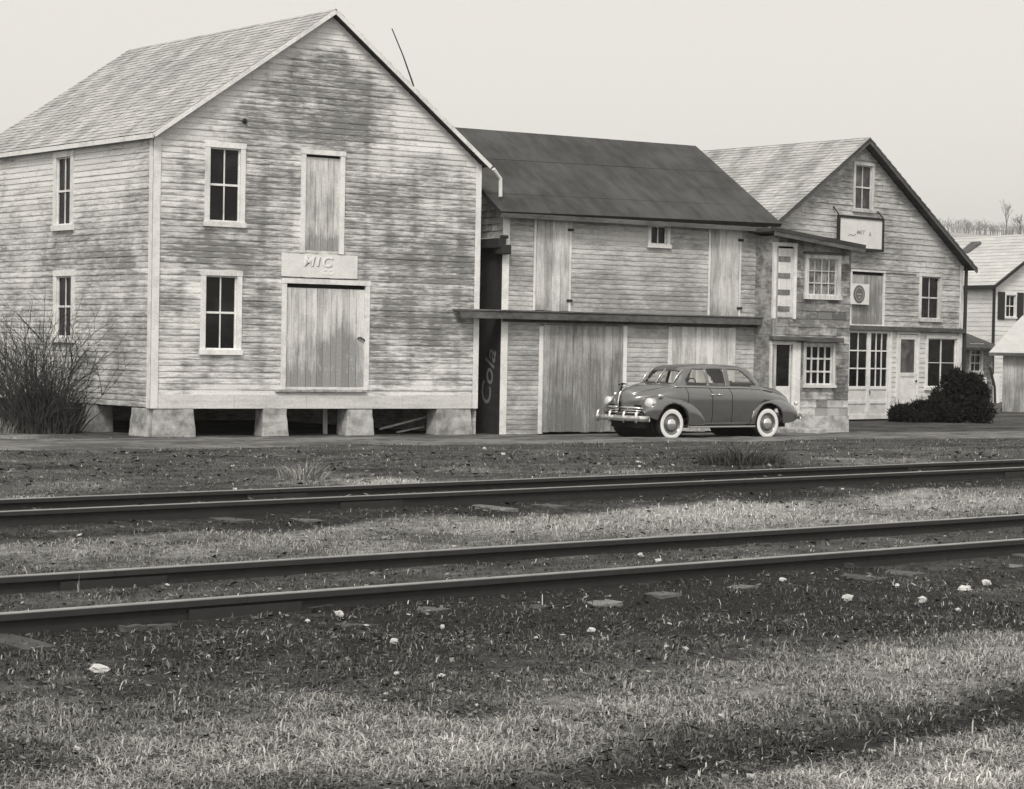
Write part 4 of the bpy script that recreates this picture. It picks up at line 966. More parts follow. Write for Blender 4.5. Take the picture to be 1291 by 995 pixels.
CM = T(cc) @ Matrix.Rotation(hdg, 4, 'Z')
car = empty('parked_car', CM, 'old rounded grey sedan with whitewall tyres parked before the dark roofed barn', 'car')
def cr_interp(xs_, ys_, x):
    """monotone-ish cubic through the stations"""
    n = len(xs_)
    if x <= xs_[0]: return ys_[0]
    if x >= xs_[-1]: return ys_[-1]
    i = max(j for j in range(n) if xs_[j] <= x); i = min(i, n - 2)
    def sl(j):
        if j == 0 or j == n - 1: return 0 if False else (ys_[min(j + 1, n - 1)] - ys_[max(j - 1, 0)]) / (xs_[min(j + 1, n - 1)] - xs_[max(j - 1, 0)])
        a = (ys_[j] - ys_[j - 1]) / (xs_[j] - xs_[j - 1]); b = (ys_[j + 1] - ys_[j]) / (xs_[j + 1] - xs_[j])
        return 0 if a * b <= 0 else 2 * a * b / (a + b)
    h = xs_[i + 1] - xs_[i]; t = (x - xs_[i]) / h
    return (2 * t ** 3 - 3 * t ** 2 + 1) * ys_[i] + (t ** 3 - 2 * t ** 2 + t) * h * sl(i) + (-2 * t ** 3 + 3 * t ** 2) * ys_[i + 1] + (t ** 3 - t ** 2) * h * sl(i + 1)
# stations: x, rocker half width, side half width, z bottom, belt z, belt half width, roof z, roof half width
ST = [(-2.50, .10, .18, .50, .62, .16, .66, .08), (-2.42, .42, .50, .44, .74, .44, .80, .22), (-2.25, .52, .62, .38, .90, .54, 1.03, .34), (-2.0, .60, .70, .34, 1.01, .62, 1.12, .42),
      (-1.75, .68, .76, .32, 1.06, .64, 1.165, .46), (-1.55, .73, .80, .31, 1.09, .68, 1.19, .50), (-1.42, .745, .82, .31, 1.11, .70, 1.235, .50), (-1.20, .77, .84, .30, 1.13, .715, 1.46, .51), (-1.02, .78, .86, .30, 1.14, .725, 1.595, .53), (-.6, .80, .87, .30, 1.15, .735, 1.65, .55),
      (0, .80, .88, .30, 1.155, .735, 1.665, .55), (.45, .80, .87, .30, 1.165, .73, 1.645, .54), (.78, .79, .85, .30, 1.17, .71, 1.62, .51), (.92, .78, .83, .30, 1.175, .70, 1.53, .51), (1.20, .74, .79, .31, 1.175, .67, 1.235, .50),
      (1.32, .70, .75, .32, 1.17, .60, 1.225, .36), (1.6, .56, .62, .36, 1.12, .46, 1.20, .28), (1.9, .42, .48, .42, 1.06, .36, 1.17, .21), (2.08, .30, .36, .46, 1.00, .27, 1.12, .15), (2.18, .16, .20, .50, .94, .15, 1.06, .09), (2.24, .04, .06, .58, .82, .05, .95, .03)]
SX = [s_[0] for s_ in ST]
def sec(x):
    _, rk, sd_, zb, bz, bw_, rz2, rw = [x] + [cr_interp(SX, [s_[k] for s_ in ST], x) for k in range(1, 8)]
    gh = rz2 - bz
    pts = [(0, zb), (rk * .8, zb), (rk, zb + .03), (sd_ * .985, zb + .22 * (bz - zb)), (sd_, zb + .55 * (bz - zb)), (sd_ * .985, zb + .82 * (bz - zb)), (bw_ + .02 * (1 if gh > .2 else .3), bz - .03),
           (bw_, bz), (bw_ - (bw_ - rw) * .38, bz + gh * .42), (rw + (bw_ - rw) * .18, bz + gh * .80), (rw * .90, bz + gh * .93), (rw * .6, bz + gh * .99), (rw * .3, bz + gh), (0, bz + gh)]
    return pts
NV = 5
def dense(pts):
    out = []; n = len(pts)
    for i in range(n - 1):
        p0, p1, p2, p3 = pts[max(i - 1, 0)], pts[i], pts[i + 1], pts[min(i + 2, n - 1)]
        for k in range(NV):
            t = k / NV; out.append(tuple(.5 * ((2 * p1[j]) + (-p0[j] + p2[j]) * t + (2 * p0[j] - 5 * p1[j] + 4 * p2[j] - p3[j]) * t * t + (-p0[j] + 3 * p1[j] - 3 * p2[j] + p3[j]) * t ** 3) for j in (0, 1)))
    out.append(pts[-1]); return out
CX = np.linspace(-2.50, 2.24, 150)
def zone(x, y, z):
    """which opening a point of the greenhouse belongs to"""
    ay = abs(y)
    if not (1.19 < z < 1.60): return None
    # windscreen: sloping front
    if .925 < x < 1.20 and ay < .50 and ay > .022 and z > 1.255 and z < 1.56: return 'windscreen'
    if ay > .48:
        if .34 < x < .90 and z < 1.555 and z < 1.57 - max(0, x - .62) * .9: return 'front_window'
        if -.22 < x < .26 and z < 1.555: return 'rear_window'
        if -1.13 < x < -.33 and z < 1.545 - max(0, -.74 - x) * .85: return 'quarter_window'
    if -1.40 < x < -1.08 and ay < .45 and z > 1.27: return 'back_window'
    return None
secs = [dense(sec(x)) for x in CX]; npf = len(secs[0])
body = MB(); vs = []; glass = {}
for x, sct in zip(CX, secs):
    for y, z in sct: vs.append((x, y, z))
for x, sct in zip(CX, secs):
    for y, z in sct: vs.append((x, -y, z))
off = len(CX) * npf; body.v = vs; body.w = [0] * len(vs)
for i in range(len(CX) - 1):
    for j in range(npf - 1):
        for sgn_, o_ in ((1, 0), (-1, off)):
            idx = [o_ + i * npf + j, o_ + (i + 1) * npf + j, o_ + (i + 1) * npf + j + 1, o_ + i * npf + j + 1]
            c_ = [sum(vs[k][q] for k in idx) / 4 for q in range(3)]; zn = zone(*c_)
            if sgn_ > 0: idx = idx[::-1]
            # wheel openings in the lower body
            if any((c_[0] - wx) ** 2 + (c_[2] - .38) ** 2 < .47 ** 2 for wx in (WB / 2, -WB / 2)) and abs(c_[1]) > .3: continue
            if zn: glass.setdefault((zn, sgn_ if zn not in ('windscreen', 'back_window') else (sgn_ if zn == 'windscreen' else 0)), []).append(idx)
            else: body.f.append(tuple(idx)); body.t.append(0); body.m.append(0)
def build_m(mb_, name, mats, parent=car, M=CM, weld=.004, solid=0, smooth_=True, bevel=0):
    o = mb_.build(name, mats, parent, M, smooth=smooth_, bevel=bevel)
    if weld: w = o.modifiers.new('weld', 'WELD'); w.merge_threshold = weld
    if solid: s_ = o.modifiers.new('solid', 'SOLIDIFY'); s_.thickness = solid; s_.offset = -1
    return o
bo = build_m(body, 'body', M_PAINT, solid=.025)
for (zn, sg_), fl in glass.items():
    mb = MB(); used = {}
    for idx in fl:
        q_ = []
        for k in idx:
            if k not in used:
                used[k] = len(mb.v); v = Vector(vs[k]); inn_ = Vector((v.x, v.y * .985, v.z - .004 if zn in ('windscreen', 'back_window') else v.z)); mb.v.append(tuple(inn_)); mb.w.append(0)
            q_.append(used[k])
        mb.f.append(tuple(q_)); mb.t.append(0); mb.m.append(0)
    build_m(mb, zn, M_CGLASS)
# fenders: pontoon shells around the wheels
def fender(wx, front, side):
    mb = MB(); n = 80; m_ = 26; keep = []
    x0, x1 = (.50, 2.10) if front else (-2.50, -.88)
    for i in range(n + 1):
        t = i / n; x = x0 + (x1 - x0) * t
        if front:
            top = cr_interp([.50, .65, .9, 1.2, 1.55, 1.85, 2.0, 2.10], [.52, .76, .92, .985, 1.0, .94, .84, .64], x)
            outw = cr_interp([.50, .65, .9, 1.3, 1.7, 1.95, 2.10], [.86, .88, .90, .915, .905, .84, .68], x)
            bot = cr_interp([.50, .8, 1.4, 1.9, 2.10], [.33, .33, .34, .46, .54], x)
        else:
            top = cr_interp([-2.50, -2.4, -2.2, -1.9, -1.5, -1.15, -.95, -.88], [.56, .72, .84, .94, .985, .93, .78, .60], x)
            outw = cr_interp([-2.50, -2.4, -2.1, -1.6, -1.2, -.95, -.88], [.62, .73, .84, .90, .90, .885, .865], x)
            bot = cr_interp([-2.50, -2.2, -1.4, -.88], [.48, .38, .34, .34], x)
        inn_ = .38
        for j in range(m_ + 1):
            a = math.pi * .5 * 1.0 * j / m_ * 1.0
            # quarter-superellipse from the inner top to the outer side, then straight down
            if j <= 14:
                a = math.pi / 2 * (1 - j / 14); ca, sa_ = math.cos(a), math.sin(a)
                zmid_ = bot + (top - bot) * .45
                y = inn_ + (outw - inn_) * abs(ca) ** .8; z = zmid_ + (top - zmid_) * abs(sa_) ** .8
            else:
                k = (j - 14) / (m_ - 14); zmid_ = bot + (top - bot) * .45; y = outw - .03 * k * k; z = zmid_ + (bot - zmid_) * k
            mb.v.append((x, y * side, z)); mb.w.append(0)
    cut_, kept_ = set(), set()
    for i in range(n):
        for j in range(m_):
            idx = [i * (m_ + 1) + j, (i + 1) * (m_ + 1) + j, (i + 1) * (m_ + 1) + j + 1, i * (m_ + 1) + j + 1]
            c_ = [sum(mb.v[k][q] for k in idx) / 4 for q in range(3)]
            if (c_[0] - wx) ** 2 + (c_[2] - .38) ** 2 < .43 ** 2 and abs(c_[1]) > .55: cut_.update(idx); continue
            kept_.update(idx)
            mb.f.append(tuple(idx if side > 0 else idx[::-1])); mb.t.append(0); mb.m.append(0)
    for k in cut_ & kept_:                                 # round the wheel opening
        vx, vy, vz = mb.v[k]; q_ = math.hypot(vx - wx, vz - .38)
        if abs(vy) > .5: mb.v[k] = (wx + (vx - wx) * .43 / q_, vy, .38 + (vz - .38) * .43 / q_)
    # close the nose / tail
    e = n * (m_ + 1) if front else 0
    ring = [e + j for j in range(m_ + 1)]; mb.v.append((x1 if front else x0, .40 * side, .56)); mb.w.append(0); cidx = len(mb.v) - 1
    for j in range(m_): mb.f.append((ring[j], ring[j + 1], cidx)); mb.t.append(0); mb.m.append(0)
    o = build_m(mb, 'fender', M_PAINT, solid=.02, weld=0)
    return o
for sd_ in (1, -1): fender(WB / 2, True, sd_); fender(-WB / 2, False, sd_)
# dark inner structure under the body, floor, seats
mb = MB(); mb.box(-2.2, 2.0, -.55, .55, .26, .42); mb.box(-2.0, 1.9, -.40, .40, .42, .9); build_m(mb, 'underbody', M_DARK, weld=0, smooth_=False)
mb = MB(); mb.box(-.9, 1.25, -.76, .76, .42, .47); build_m(mb, 'cabin_floor', M_DARK, weld=0, smooth_=False)
for x, zt_ in ((-.15, 1.24), (-1.25, 1.24)):
    mb = MB(); mb.box(x - .12, x + .08, -.66, .66, .5, zt_); mb.box(x + .08, x + .6, -.66, .66, .5, .78); build_m(mb, 'seat', M_SEAT, weld=0, smooth_=False, bevel=.03)
mb = MB(); mb.lathe([(.185, -.012), (.20, -.015), (.21, 0), (.20, .015), (.185, .012), (.185, -.012)], 24, 'x'); sw_ = build_m(mb, 'steering_wheel', M_DARK, M=CM @ T((.55, .36, 1.17)) @ Matrix.Rotation(math.radians(-25), 4, 'Y'), weld=0)
for x in (WB / 2, -WB / 2):
    mb = MB(); mb.lathe([(.0, -.62), (.42, -.62), (.42, .62), (.0, .62)], 30, 'y', c=(x, 0, .40)); build_m(mb, 'wheelhouse', M_DARK, weld=0, smooth_=False)  # near-black drum added to fill the wheel arches with shade
# wheels
def wheel(x, side):
    W = CM @ T((x, side * .735, .355)) @ Matrix.Rotation(0 if side > 0 else math.pi, 4, 'Z')
    mb = MB(); mb.lathe([(.24, -.075), (.30, -.085), (.34, -.07), (.355, -.04), (.355, .04), (.34, .07), (.325, .079)], 40, 'y')
    wh_ = mb.build('wheel', M_TYRE, car, W, smooth=True)
    mb = MB(); mb.lathe([(.325, .079), (.315, .084), (.27, .088), (.235, .080)], 40, 'y'); mb.build('whitewall', M_WALL, wh_, W, smooth=True)
    mb = MB(); mb.lathe([(.235, .080), (.225, .07), (.20, .045), (.16, .04), (.15, .055), (.0, .055)], 40, 'y'); mb.build('rim', M_PAINT, wh_, W, smooth=True)
    mb = MB(); mb.lathe([(.13, .056), (.128, .08), (.11, .10), (.07, .115), (.03, .122), (0, .123)], 32, 'y'); mb.build('hubcap', M_CHROME, wh_, W, smooth=True)
    mb = MB(); mb.lathe([(.24, -.075), (.23, -.05), (.0, -.05)], 24, 'y'); mb.build('brake_drum', M_DARK, wh_, W)
for x in (WB / 2, -WB / 2):
    for s_ in (1, -1): wheel(x, s_)
# headlights
for s_ in (1, -1):
    H = CM @ T((1.97, s_ * .70, .80)) @ Matrix.Rotation(math.radians(s_ * 6), 4, 'Z')
    mb = MB(); mb.lathe([(.04, -.26), (.10, -.20), (.125, -.08), (.13, 0), (.118, .02)], 28, 'x'); h_ = mb.build('headlight', M_CHROME, car, H, smooth=True)
    mb = MB(); mb.lathe([(.118, .02), (.10, .045), (.06, .062), (0, .068)], 28, 'x'); mb.build('lens', M_LENS, h_, H, smooth=True)
    mb = MB(); mb.lathe([(0, .05), (.035, .045), (.045, .0), (.025, -.09), (0, -.12)], 16, 'x'); mb.build('parking_light', M_CHROME, car, CM @ T((1.72, s_ * .76, .965)), smooth=True)
# grille bars and nose chrome
for s_ in (1, -1):
    for k, (z, L) in enumerate(((.70, .62), (.645, .58), (.59, .52))):
        mb = MB(); pts = [Vector((2.26 - .02, s_ * .05, z)), Vector((2.22, s_ * .2, z)), Vector((2.17, s_ * .4, z)), Vector((2.08, s_ * L, z - .01))]
        mb.tube(pts, [.028, .028, .026, .012] if k == 0 else .014, 8); build_m(mb, 'grille_bar', M_CHROME, weld=0)
mb = MB(); mb.box(1.9, 2.10, -.52, .52, .48, .76); build_m(mb, 'grille_opening', M_DARK, weld=0, smooth_=False)
mb = MB(); mb.tube([(2.25, 0, .62), (2.262, 0, .80), (2.235, 0, .96), (2.19, 0, 1.06), (2.08, 0, 1.135), (1.7, 0, 1.205)], [.02, .02, .02, .018, .014, .01], 8); build_m(mb, 'hood_trim', M_CHROME, weld=0)
mb = MB(); mb.tube([(2.20, 0, 1.06), (2.17, 0, 1.16), (2.13, 0, 1.21)], [.025, .022, .012], 8); mb.tube([(2.27, 0, 1.185), (2.16, 0, 1.215), (2.02, 0, 1.20)], [.012, .022, .008], 8); build_m(mb, 'hood_ornament', M_IRON, weld=0)
def bumper(x, sgn_, z):
    mb = MB(); pts = [Vector((x - sgn_ * .20, -.82, z)), Vector((x - sgn_ * .07, -.72, z)), Vector((x, -.35, z)), Vector((x + sgn_ * .015, 0, z)), Vector((x, .35, z)), Vector((x - sgn_ * .07, .72, z)), Vector((x - sgn_ * .20, .82, z))]
    n = 8; V = []
    for p in pts:
        for a in range(n):
            t = 2 * math.pi * a / n; V.append((p.x + .022 * math.cos(t) * sgn_, p.y, p.z + .065 * math.sin(t)))
    mb.add(V, [(i * n + j, i * n + (j + 1) % n, (i + 1) * n + (j + 1) % n, (i + 1) * n + j) for i in range(len(pts) - 1) for j in range(n)] + [tuple(range(n)), tuple((len(pts) - 1) * n + j for j in range(n))[::-1]])
    b_ = build_m(mb, 'bumper', M_CHROME, weld=0)
    for y in (-.66, -.24, .24, .66) if sgn_ > 0 else (-.4, .4):
        mb = MB(); mb.tube([(x + sgn_ * .03, y, z - .09), (x + sgn_ * .05, y, z), (x + sgn_ * .03, y, z + .12), (x + sgn_ * .0, y, z + .17)], [.03, .04, .035, .015], 8)
        mb.build('bumper_guard', M_CHROME, b_, CM, smooth=True)
bumper(2.26, 1, .47); bumper(-2.62, -1, .50)
# sills, belt trim, handles, door seams
for s_ in (1, -1):
    mb = MB(); mb.box(-.98, 1.0, s_ * .86 - .03, s_ * .86 + .03, .275, .31); build_m(mb, 'sill_trim', M_CHROME, weld=0, smooth_=False, bevel=.008)
    for x in (.30, .10):
        mb = MB(); mb.tube([(x + .06, s_ * .87, 1.0), (x + .05, s_ * .91, 1.0), (x - .07, s_ * .915, .995)], .013, 6); build_m(mb, 'door_handle', M_CHROME, weld=0)
    for xx in (.96, .30, -.28):
        mb = MB(); ptsS = [(xx, q[0] * 1.004 * s_ + s_ * .001, q[1]) for q in dense(sec(xx))[2 * NV + 2:7 * NV - 1]]
        mb.tube(ptsS, .006, 4); build_m(mb, 'door_seam', M_DARK, weld=0)
    ptsB = [(x, (cr_interp(SX, [q[5] for q in ST], x) + .012) * s_, cr_interp(SX, [q[4] for q in ST], x) - .005) for x in np.linspace(-1.7, 1.25, 30)]
    mb = MB(); mb.tube(ptsB, .009, 5); build_m(mb, 'belt_trim', M_CHROME, weld=0)
    # bright trim along the windscreen pillars
    mb = MB(); mb.tube([(1.19, s_ * .53, 1.23), (1.05, s_ * .535, 1.40), (.90, s_ * .53, 1.54)], .016, 6); build_m(mb, 'windscreen_trim', M_CHROME, weld=0)
    mb = MB(); mb.lathe([(0, -.02), (.045, -.015), (.05, .0), (.045, .03), (0, .035)], 14, 'x'); mb.build('tail_light', M_LENS, car, CM @ T((-2.42, s_ * .66, .80)) @ Matrix.Rotation(math.pi, 4, 'Z'), smooth=True)
mb = MB(); mb.tube([(1.215, 0, 1.245), (1.07, 0, 1.41), (.925, 0, 1.555)], .012, 6); build_m(mb, 'windscreen_divider', M_CHROME, weld=0)

# ================================================================== shrubs and weeds
def bare_shrub(px, py, dist, h, spreadr, n, seed, label, group=None, thick=.014):
    r = random.Random(seed); p = at_d(px, py, dist); p.z = gz(p.x, p.y) - .03; mb = MB()
    def twig(a, d, L, w, k):
        pts = [a]; cur = a.copy(); dd = d.copy()
        for i in range(4):
            dd = (dd + Vector((r.gauss(0, .10), r.gauss(0, .10), r.gauss(-.02, .08)))).normalized(); cur = cur + dd * (L / 4); pts.append(cur.copy())
        mb.tube(pts, [w * (1 - .18 * i) for i in range(5)], 4, r.uniform(-.3, .3), cap=False)
        if k > 0:
            for _ in range(r.choice((3, 4, 5))):
                t = r.randint(1, 4); nd = (dd + Vector((r.gauss(0, .5), r.gauss(0, .5), r.uniform(-.1, .4)))).normalized(); twig(pts[t], nd, L * r.uniform(.35, .6), w * .55, k - 1)
    for i in range(n):
        a = r.uniform(0, 2 * math.pi); rad = abs(r.gauss(0, .35)); b = Vector((math.cos(a) * rad * spreadr * .5, math.sin(a) * rad * spreadr * .5, 0))
        lean = r.uniform(.05, .75) * (1 if r.random() < .8 else 1.3)
        d = Vector((math.cos(a) * lean, math.sin(a) * lean, 1)).normalized(); twig(b, d, h * r.uniform(.55, 1.0) * (1 - .1 * lean), thick * r.uniform(.7, 1.4), 2)
    # dense low thicket of short dead growth
    for i in range(int(n * 9)):
        a = r.uniform(0, 2 * math.pi); rad = spreadr * .55 * math.sqrt(r.random()); b = Vector((math.cos(a) * rad, math.sin(a) * rad, 0))
        d = Vector((r.gauss(0, .3), r.gauss(0, .3), 1)).normalized(); L = h * r.uniform(.15, .55) * (1.2 - rad / spreadr)
        mb.tube([b, b + d * L * .5, b + d * L + Vector((r.gauss(0, .05), r.gauss(0, .05), 0))], [.02, .016, .006], 3, r.uniform(-.6, -.1), cap=False)
    return tag(mb.build('bare_shrub', M_BARK, None, T(p)), label, 'shrub', group)
bare_shrub(52, 545, 44.3, 2.15, 1.45, 110, 5, 'large leafless many-stemmed bush before the side wall of the tall barn')
bare_shrub(-12, 548, 45, 1.7, .9, 26, 6, 'smaller leafless bush cut by the left edge of the picture')

def evergreen(px, py, dist, w, h, n, seed, label, slope=0):
    r = random.Random(seed); p = at_d(px, py, dist); p.z = -.5; mb = MB()
    lobes = []
    for _ in range(26):
        lx = r.uniform(-.52, .50) * w; top = h * (1 - slope * (.5 - lx / w)) * (1 - .35 * abs(lx / w * 2) ** 2.5)
        lr = r.uniform(.13, .24) * h; lobes.append((lx, r.uniform(-.3, .3) * w * .5, max(lr * .8, r.uniform(.12, 1.0) * (top - lr)), lr))
    lobes += [(w * .05, 0, h * .38 * (1 - slope * .4), h * .36 * (1 - slope * .4)), (-w * .22, 0, h * .22, h * .22), (w * .25, 0, h * .32, h * .3)]
    for i in range(n):
        lx, ly, lz, lr = r.choice(lobes); v = Vector((r.gauss(0, 1), r.gauss(0, 1), r.gauss(0, 1))).normalized() * (lr * r.random() ** .28)
        c_ = Vector((lx, ly, lz)) + v
        if c_.z < .02: c_.z = r.uniform(.02, .15)
        t = r.uniform(.008, .028) * (1.3 if r.random() < .12 else 1); s_ = r.uniform(.04, .11)
        d = (v.normalized() * .6 + Vector((r.gauss(0, .6), r.gauss(0, .6), r.gauss(.3, .6)))).normalized(); q_ = d.cross(Vector((r.gauss(0, 1), r.gauss(0, 1), r.gauss(0, 1)))).normalized() * s_ * .3
        mb.add([c_ - q_, c_ + q_, c_ + d * s_ * 1.4], [(0, 1, 2)], t)
    for i in range(260):                                   # ragged sprigs standing out of the mass
        lx, ly, lz, lr = r.choice(lobes); v = Vector((r.gauss(0, 1), r.gauss(0, .8), abs(r.gauss(0, 1)))).normalized(); c_ = Vector((lx, ly, lz)) + v * lr * .9
        L = r.uniform(.08, .30); dd_ = (v + Vector((0, 0, .7))).normalized()
        for k in range(26):
            p_ = c_ + dd_ * (L * k / 26); d = (dd_ + Vector((r.gauss(0, .7), r.gauss(0, .7), r.gauss(0, .5)))).normalized(); s_ = r.uniform(.03, .06) * (1.2 - k / 30); q_ = d.cross(Vector((r.gauss(0, 1), r.gauss(0, 1), .3))).normalized() * s_ * .3
            mb.add([p_ - q_, p_ + q_, p_ + d * s_], [(0, 1, 2)], r.uniform(.01, .034))
    return tag(mb.build('evergreen_shrub', M_LEAF, None, T(p)), label, 'shrub', 'evergreen shrubs before the gabled store')
evergreen(1166, 525, 61.4, 1.65, 1.15, 20000, 1, 'low spreading dark evergreen shrub under the large dark shop window', .75)
evergreen(1209, 527, 61.8, 1.45, 1.62, 24000, 2, 'taller rounded dark evergreen shrub at the right corner of the gabled store')

def clump(name, px, py, h, rad, n, tones, seed, label, spread=.45, z=0, wd=.006):
    r = random.Random(seed)
    p = on_z(px, py, -.2); 
    for _ in range(4): p = on_z(px, py, gz(p.x, p.y))
    mb = MB()
    for i in range(n):
        a = r.uniform(0, 6.283); q_ = math.sqrt(r.random()) * rad; b = Vector((math.cos(a) * q_, math.sin(a) * q_, -.02))
        d = Vector((math.cos(a) * spread * r.random() + r.gauss(0, .15), math.sin(a) * spread * r.random() + r.gauss(0, .15), 1)).normalized(); L = h * r.uniform(.4, 1) * (1 - .4 * q_ / rad)
        sd_ = Vector((-d.y, d.x, 0)) if abs(d.x) + abs(d.y) > .01 else Vector((1, 0, 0)); sd_ = Vector((r.gauss(0, 1), r.gauss(0, 1), 0)).normalized() * wd
        m_ = b + d * L * .55; e = m_ + (d + Vector((math.cos(a) * .4, math.sin(a) * .4, -.3))).normalized() * L * .45
        mb.add([b - sd_, b + sd_, m_ + sd_ * .7, m_ - sd_ * .7, e], [(0, 1, 2, 3), (3, 2, 4)], r.uniform(*tones))
    return tag(mb.build(name, M_GRASS, None, T(p)), label, 'weeds')
clump('weed_clump', 935, 586, .46, .60, 800, (.03, .11), 3, 'dark weed clump growing in front of the parked car beside the far rail', .8, wd=.009)
clump('weed_clump', 382, 604, .38, .30, 160, (.16, .34), 4, 'pale dry weed with spreading stalks beside the far rail, left of centre', .9, wd=.009)
clump('weed_clump', 4, 546, .55, .45, 450, (.14, .28), 5, 'pale dry grass tuft by the left edge beneath the bare bush', .3, wd=.010)
clump('dry_stalk', 99, 747, .26, .02, 3, (.3, .4), 6, 'thin pale stalk standing between the rails of the near track', .1, wd=.003)

# dry grass: very many blades, thinned with distance
def grass_field():
    rg = np.random.default_rng(5); V = []; Fq = []; Ft = []; tone = []
    N = 430000
    # sample the depth so that blades per picture area stay even
    k0, k1 = 5.8, 46.0
    inv = rg.uniform(0, 1, N); d = 1 / (1 / k0 + (1 / k1 - 1 / k0) * inv)
    x = rg.uniform(-1, 1, N) * (.262 * d + .5); P_ = []
    rnd = rg.random((N, 8))
    for i in range(N):
        X, Y = float(x[i]), float(d[i])
        if road_mask(X, Y) > .12 + .75 * rnd[i, 0] ** 2: continue
        if bdist(X, Y) < .25: continue
        tn_ = tdist(NEAR, X, Y); tf = tdist(FAR, X, Y)
        if min(abs(abs(tn_) - GAUGE / 2), abs(abs(tf) - GAUGE / 2)) < .075: continue
        L = lush(X, Y)
        if rnd[i, 1] > max(.52, .62 + .5 * L): continue
        if abs(tn_) < .72 and rnd[i, 2] > .6: continue
        if -1.25 < tn_ < -.7 and rnd[i, 2] > .5: continue
        if -1.0 < tf < .75 and rnd[i, 2] > .12: continue
        if tf > 1.2 and rnd[i, 2] > .72 + .4 * mnoise.noise(Vector((X * .8, Y * .8, 40))): continue
        z = gz(X, Y)
        sc = max(1.0, Y / 15.0)                         # far tufts are coarser
        h = (.016 + .028 * rnd[i, 3] + .012 * max(0, L)) * (1 + .6 * mnoise.noise(Vector((X * 4, Y * 4, 2)))) * (sc ** .45)
        if rnd[i, 3] > .992: h *= 1.9
        if abs(tn_) < 1.0 or abs(tf) < 1.0: h = min(h, .06 * sc ** .4)
        a = rnd[i, 4] * 6.283; lean = .6 + 3.0 * rnd[i, 5] ** 1.2; w = (.0013 + .0020 * rnd[i, 6]) * sc ** 1.0
        dx, dy = math.cos(a), math.sin(a); q_ = 1 / math.sqrt(1 + lean * lean)
        hx = h * lean * q_; hz = h * q_
        sx, sy = -dy * w, dx * w; b = len(V)
        V += [(X - sx, Y - sy, z - .01), (X + sx, Y + sy, z - .01), (X + dx * hx * .5 + sx, Y + dy * hx * .5 + sy, z + hz * .7), (X + dx * hx * .5 - sx, Y + dy * hx * .5 - sy, z + hz * .7), (X + dx * hx * 1.25, Y + dy * hx * 1.25, z + hz * .85)]
        Fq.append((b, b + 1, b + 2, b + 3)); Fq.append((b + 3, b + 2, b + 4))
        base = .095 + .25 * min(1.6, max(0, L + .12)); t = base * (.35 + 1.3 * rnd[i, 7]) 
        if rnd[i, 0] > .93: t = .25 + .30 * rnd[i, 7]
        tone += [t, t]
    mb = MB(); mb.v = V; mb.w = [0] * len(V); mb.f = Fq; mb.t = tone; mb.m = [0] * len(Fq)
    return tag(mb.build('grass', M_GRASS), 'short dry winter grass and stubble around and between the railway tracks', 'grass', None, 'stuff')
grass_field()
# crumbs of soil and dead leaves
rg = random.Random(9); mb = MB()
for i in range(16000):
    d = 1 / (1 / 5.8 + (1 / 34 - 1 / 5.8) * rg.random()); x = rg.uniform(-1, 1) * (.262 * d + .4); sc = max(1, d / 12)
    if min(abs(abs(tdist(NEAR, x, d)) - GAUGE / 2), abs(abs(tdist(FAR, x, d)) - GAUGE / 2)) < .09: continue
    z = gz(x, d) + .004; s_ = rg.uniform(.006, .022) * sc; a = rg.uniform(0, 6.28); u = Vector((math.cos(a), math.sin(a), rg.uniform(-.4, .4))) * s_; w_ = Vector((-math.sin(a), math.cos(a), rg.uniform(-.3, .6))) * s_ * .7
    c_ = Vector((x, d, z + s_ * .3)); t = rg.choice((.02, .03, .05, .08, .10, .14, .20)) if rg.random() < .97 else .42
    mb.add([c_ - u, c_ - w_, c_ + u, c_ + w_], [(0, 1, 2, 3)], t)
tag(mb.build('leaf_litter', M_GRASS), 'dead leaves and crumbs of soil scattered through the grass', 'leaf litter', None, 'stuff')

# ================================================================== stones and wood scraps
def stone(px, py, w, h, seed, label, mat=None, name='stone', cat='stone', flat=.6):
    r = random.Random(seed); p = on_z(px, py, 0)
    for _ in range(4): p = on_z(px, py, gz(p.x, p.y) + .01)
    sc = p.y / F; W_ = w * sc; H_ = h * sc; mb = MB(); nu, nv = 9, 6; vs = []
    for i in range(nv + 1):
        th = math.pi * i / nv
        for j in range(nu):
            ph = 2 * math.pi * j / nu; k = .82 + .55 * mnoise.noise(Vector((math.cos(ph) * 2.1 * math.sin(th) + seed * 3.7, math.sin(ph) * 2.1 * math.sin(th) + seed * 1.3, math.cos(th) * 2.1)))
            vs.append((math.sin(th) * math.cos(ph) * W_ / 2 * k, math.sin(th) * math.sin(ph) * W_ / 2 * flat * k, math.cos(th) * H_ / 2 * k))
    mb.add(vs, [(i * nu + j, i * nu + (j + 1) % nu, (i + 1) * nu + (j + 1) % nu, (i + 1) * nu + j) for i in range(nv) for j in range(nu)])
    p.z = gz(p.x, p.y) + H_ * .28
    return tag(mb.build(name, mat or M_STONE, None, T(p) @ Matrix.Rotation(r.uniform(-.5, .5), 4, 'Z')), label, cat, 'pale stones scattered in the grass')
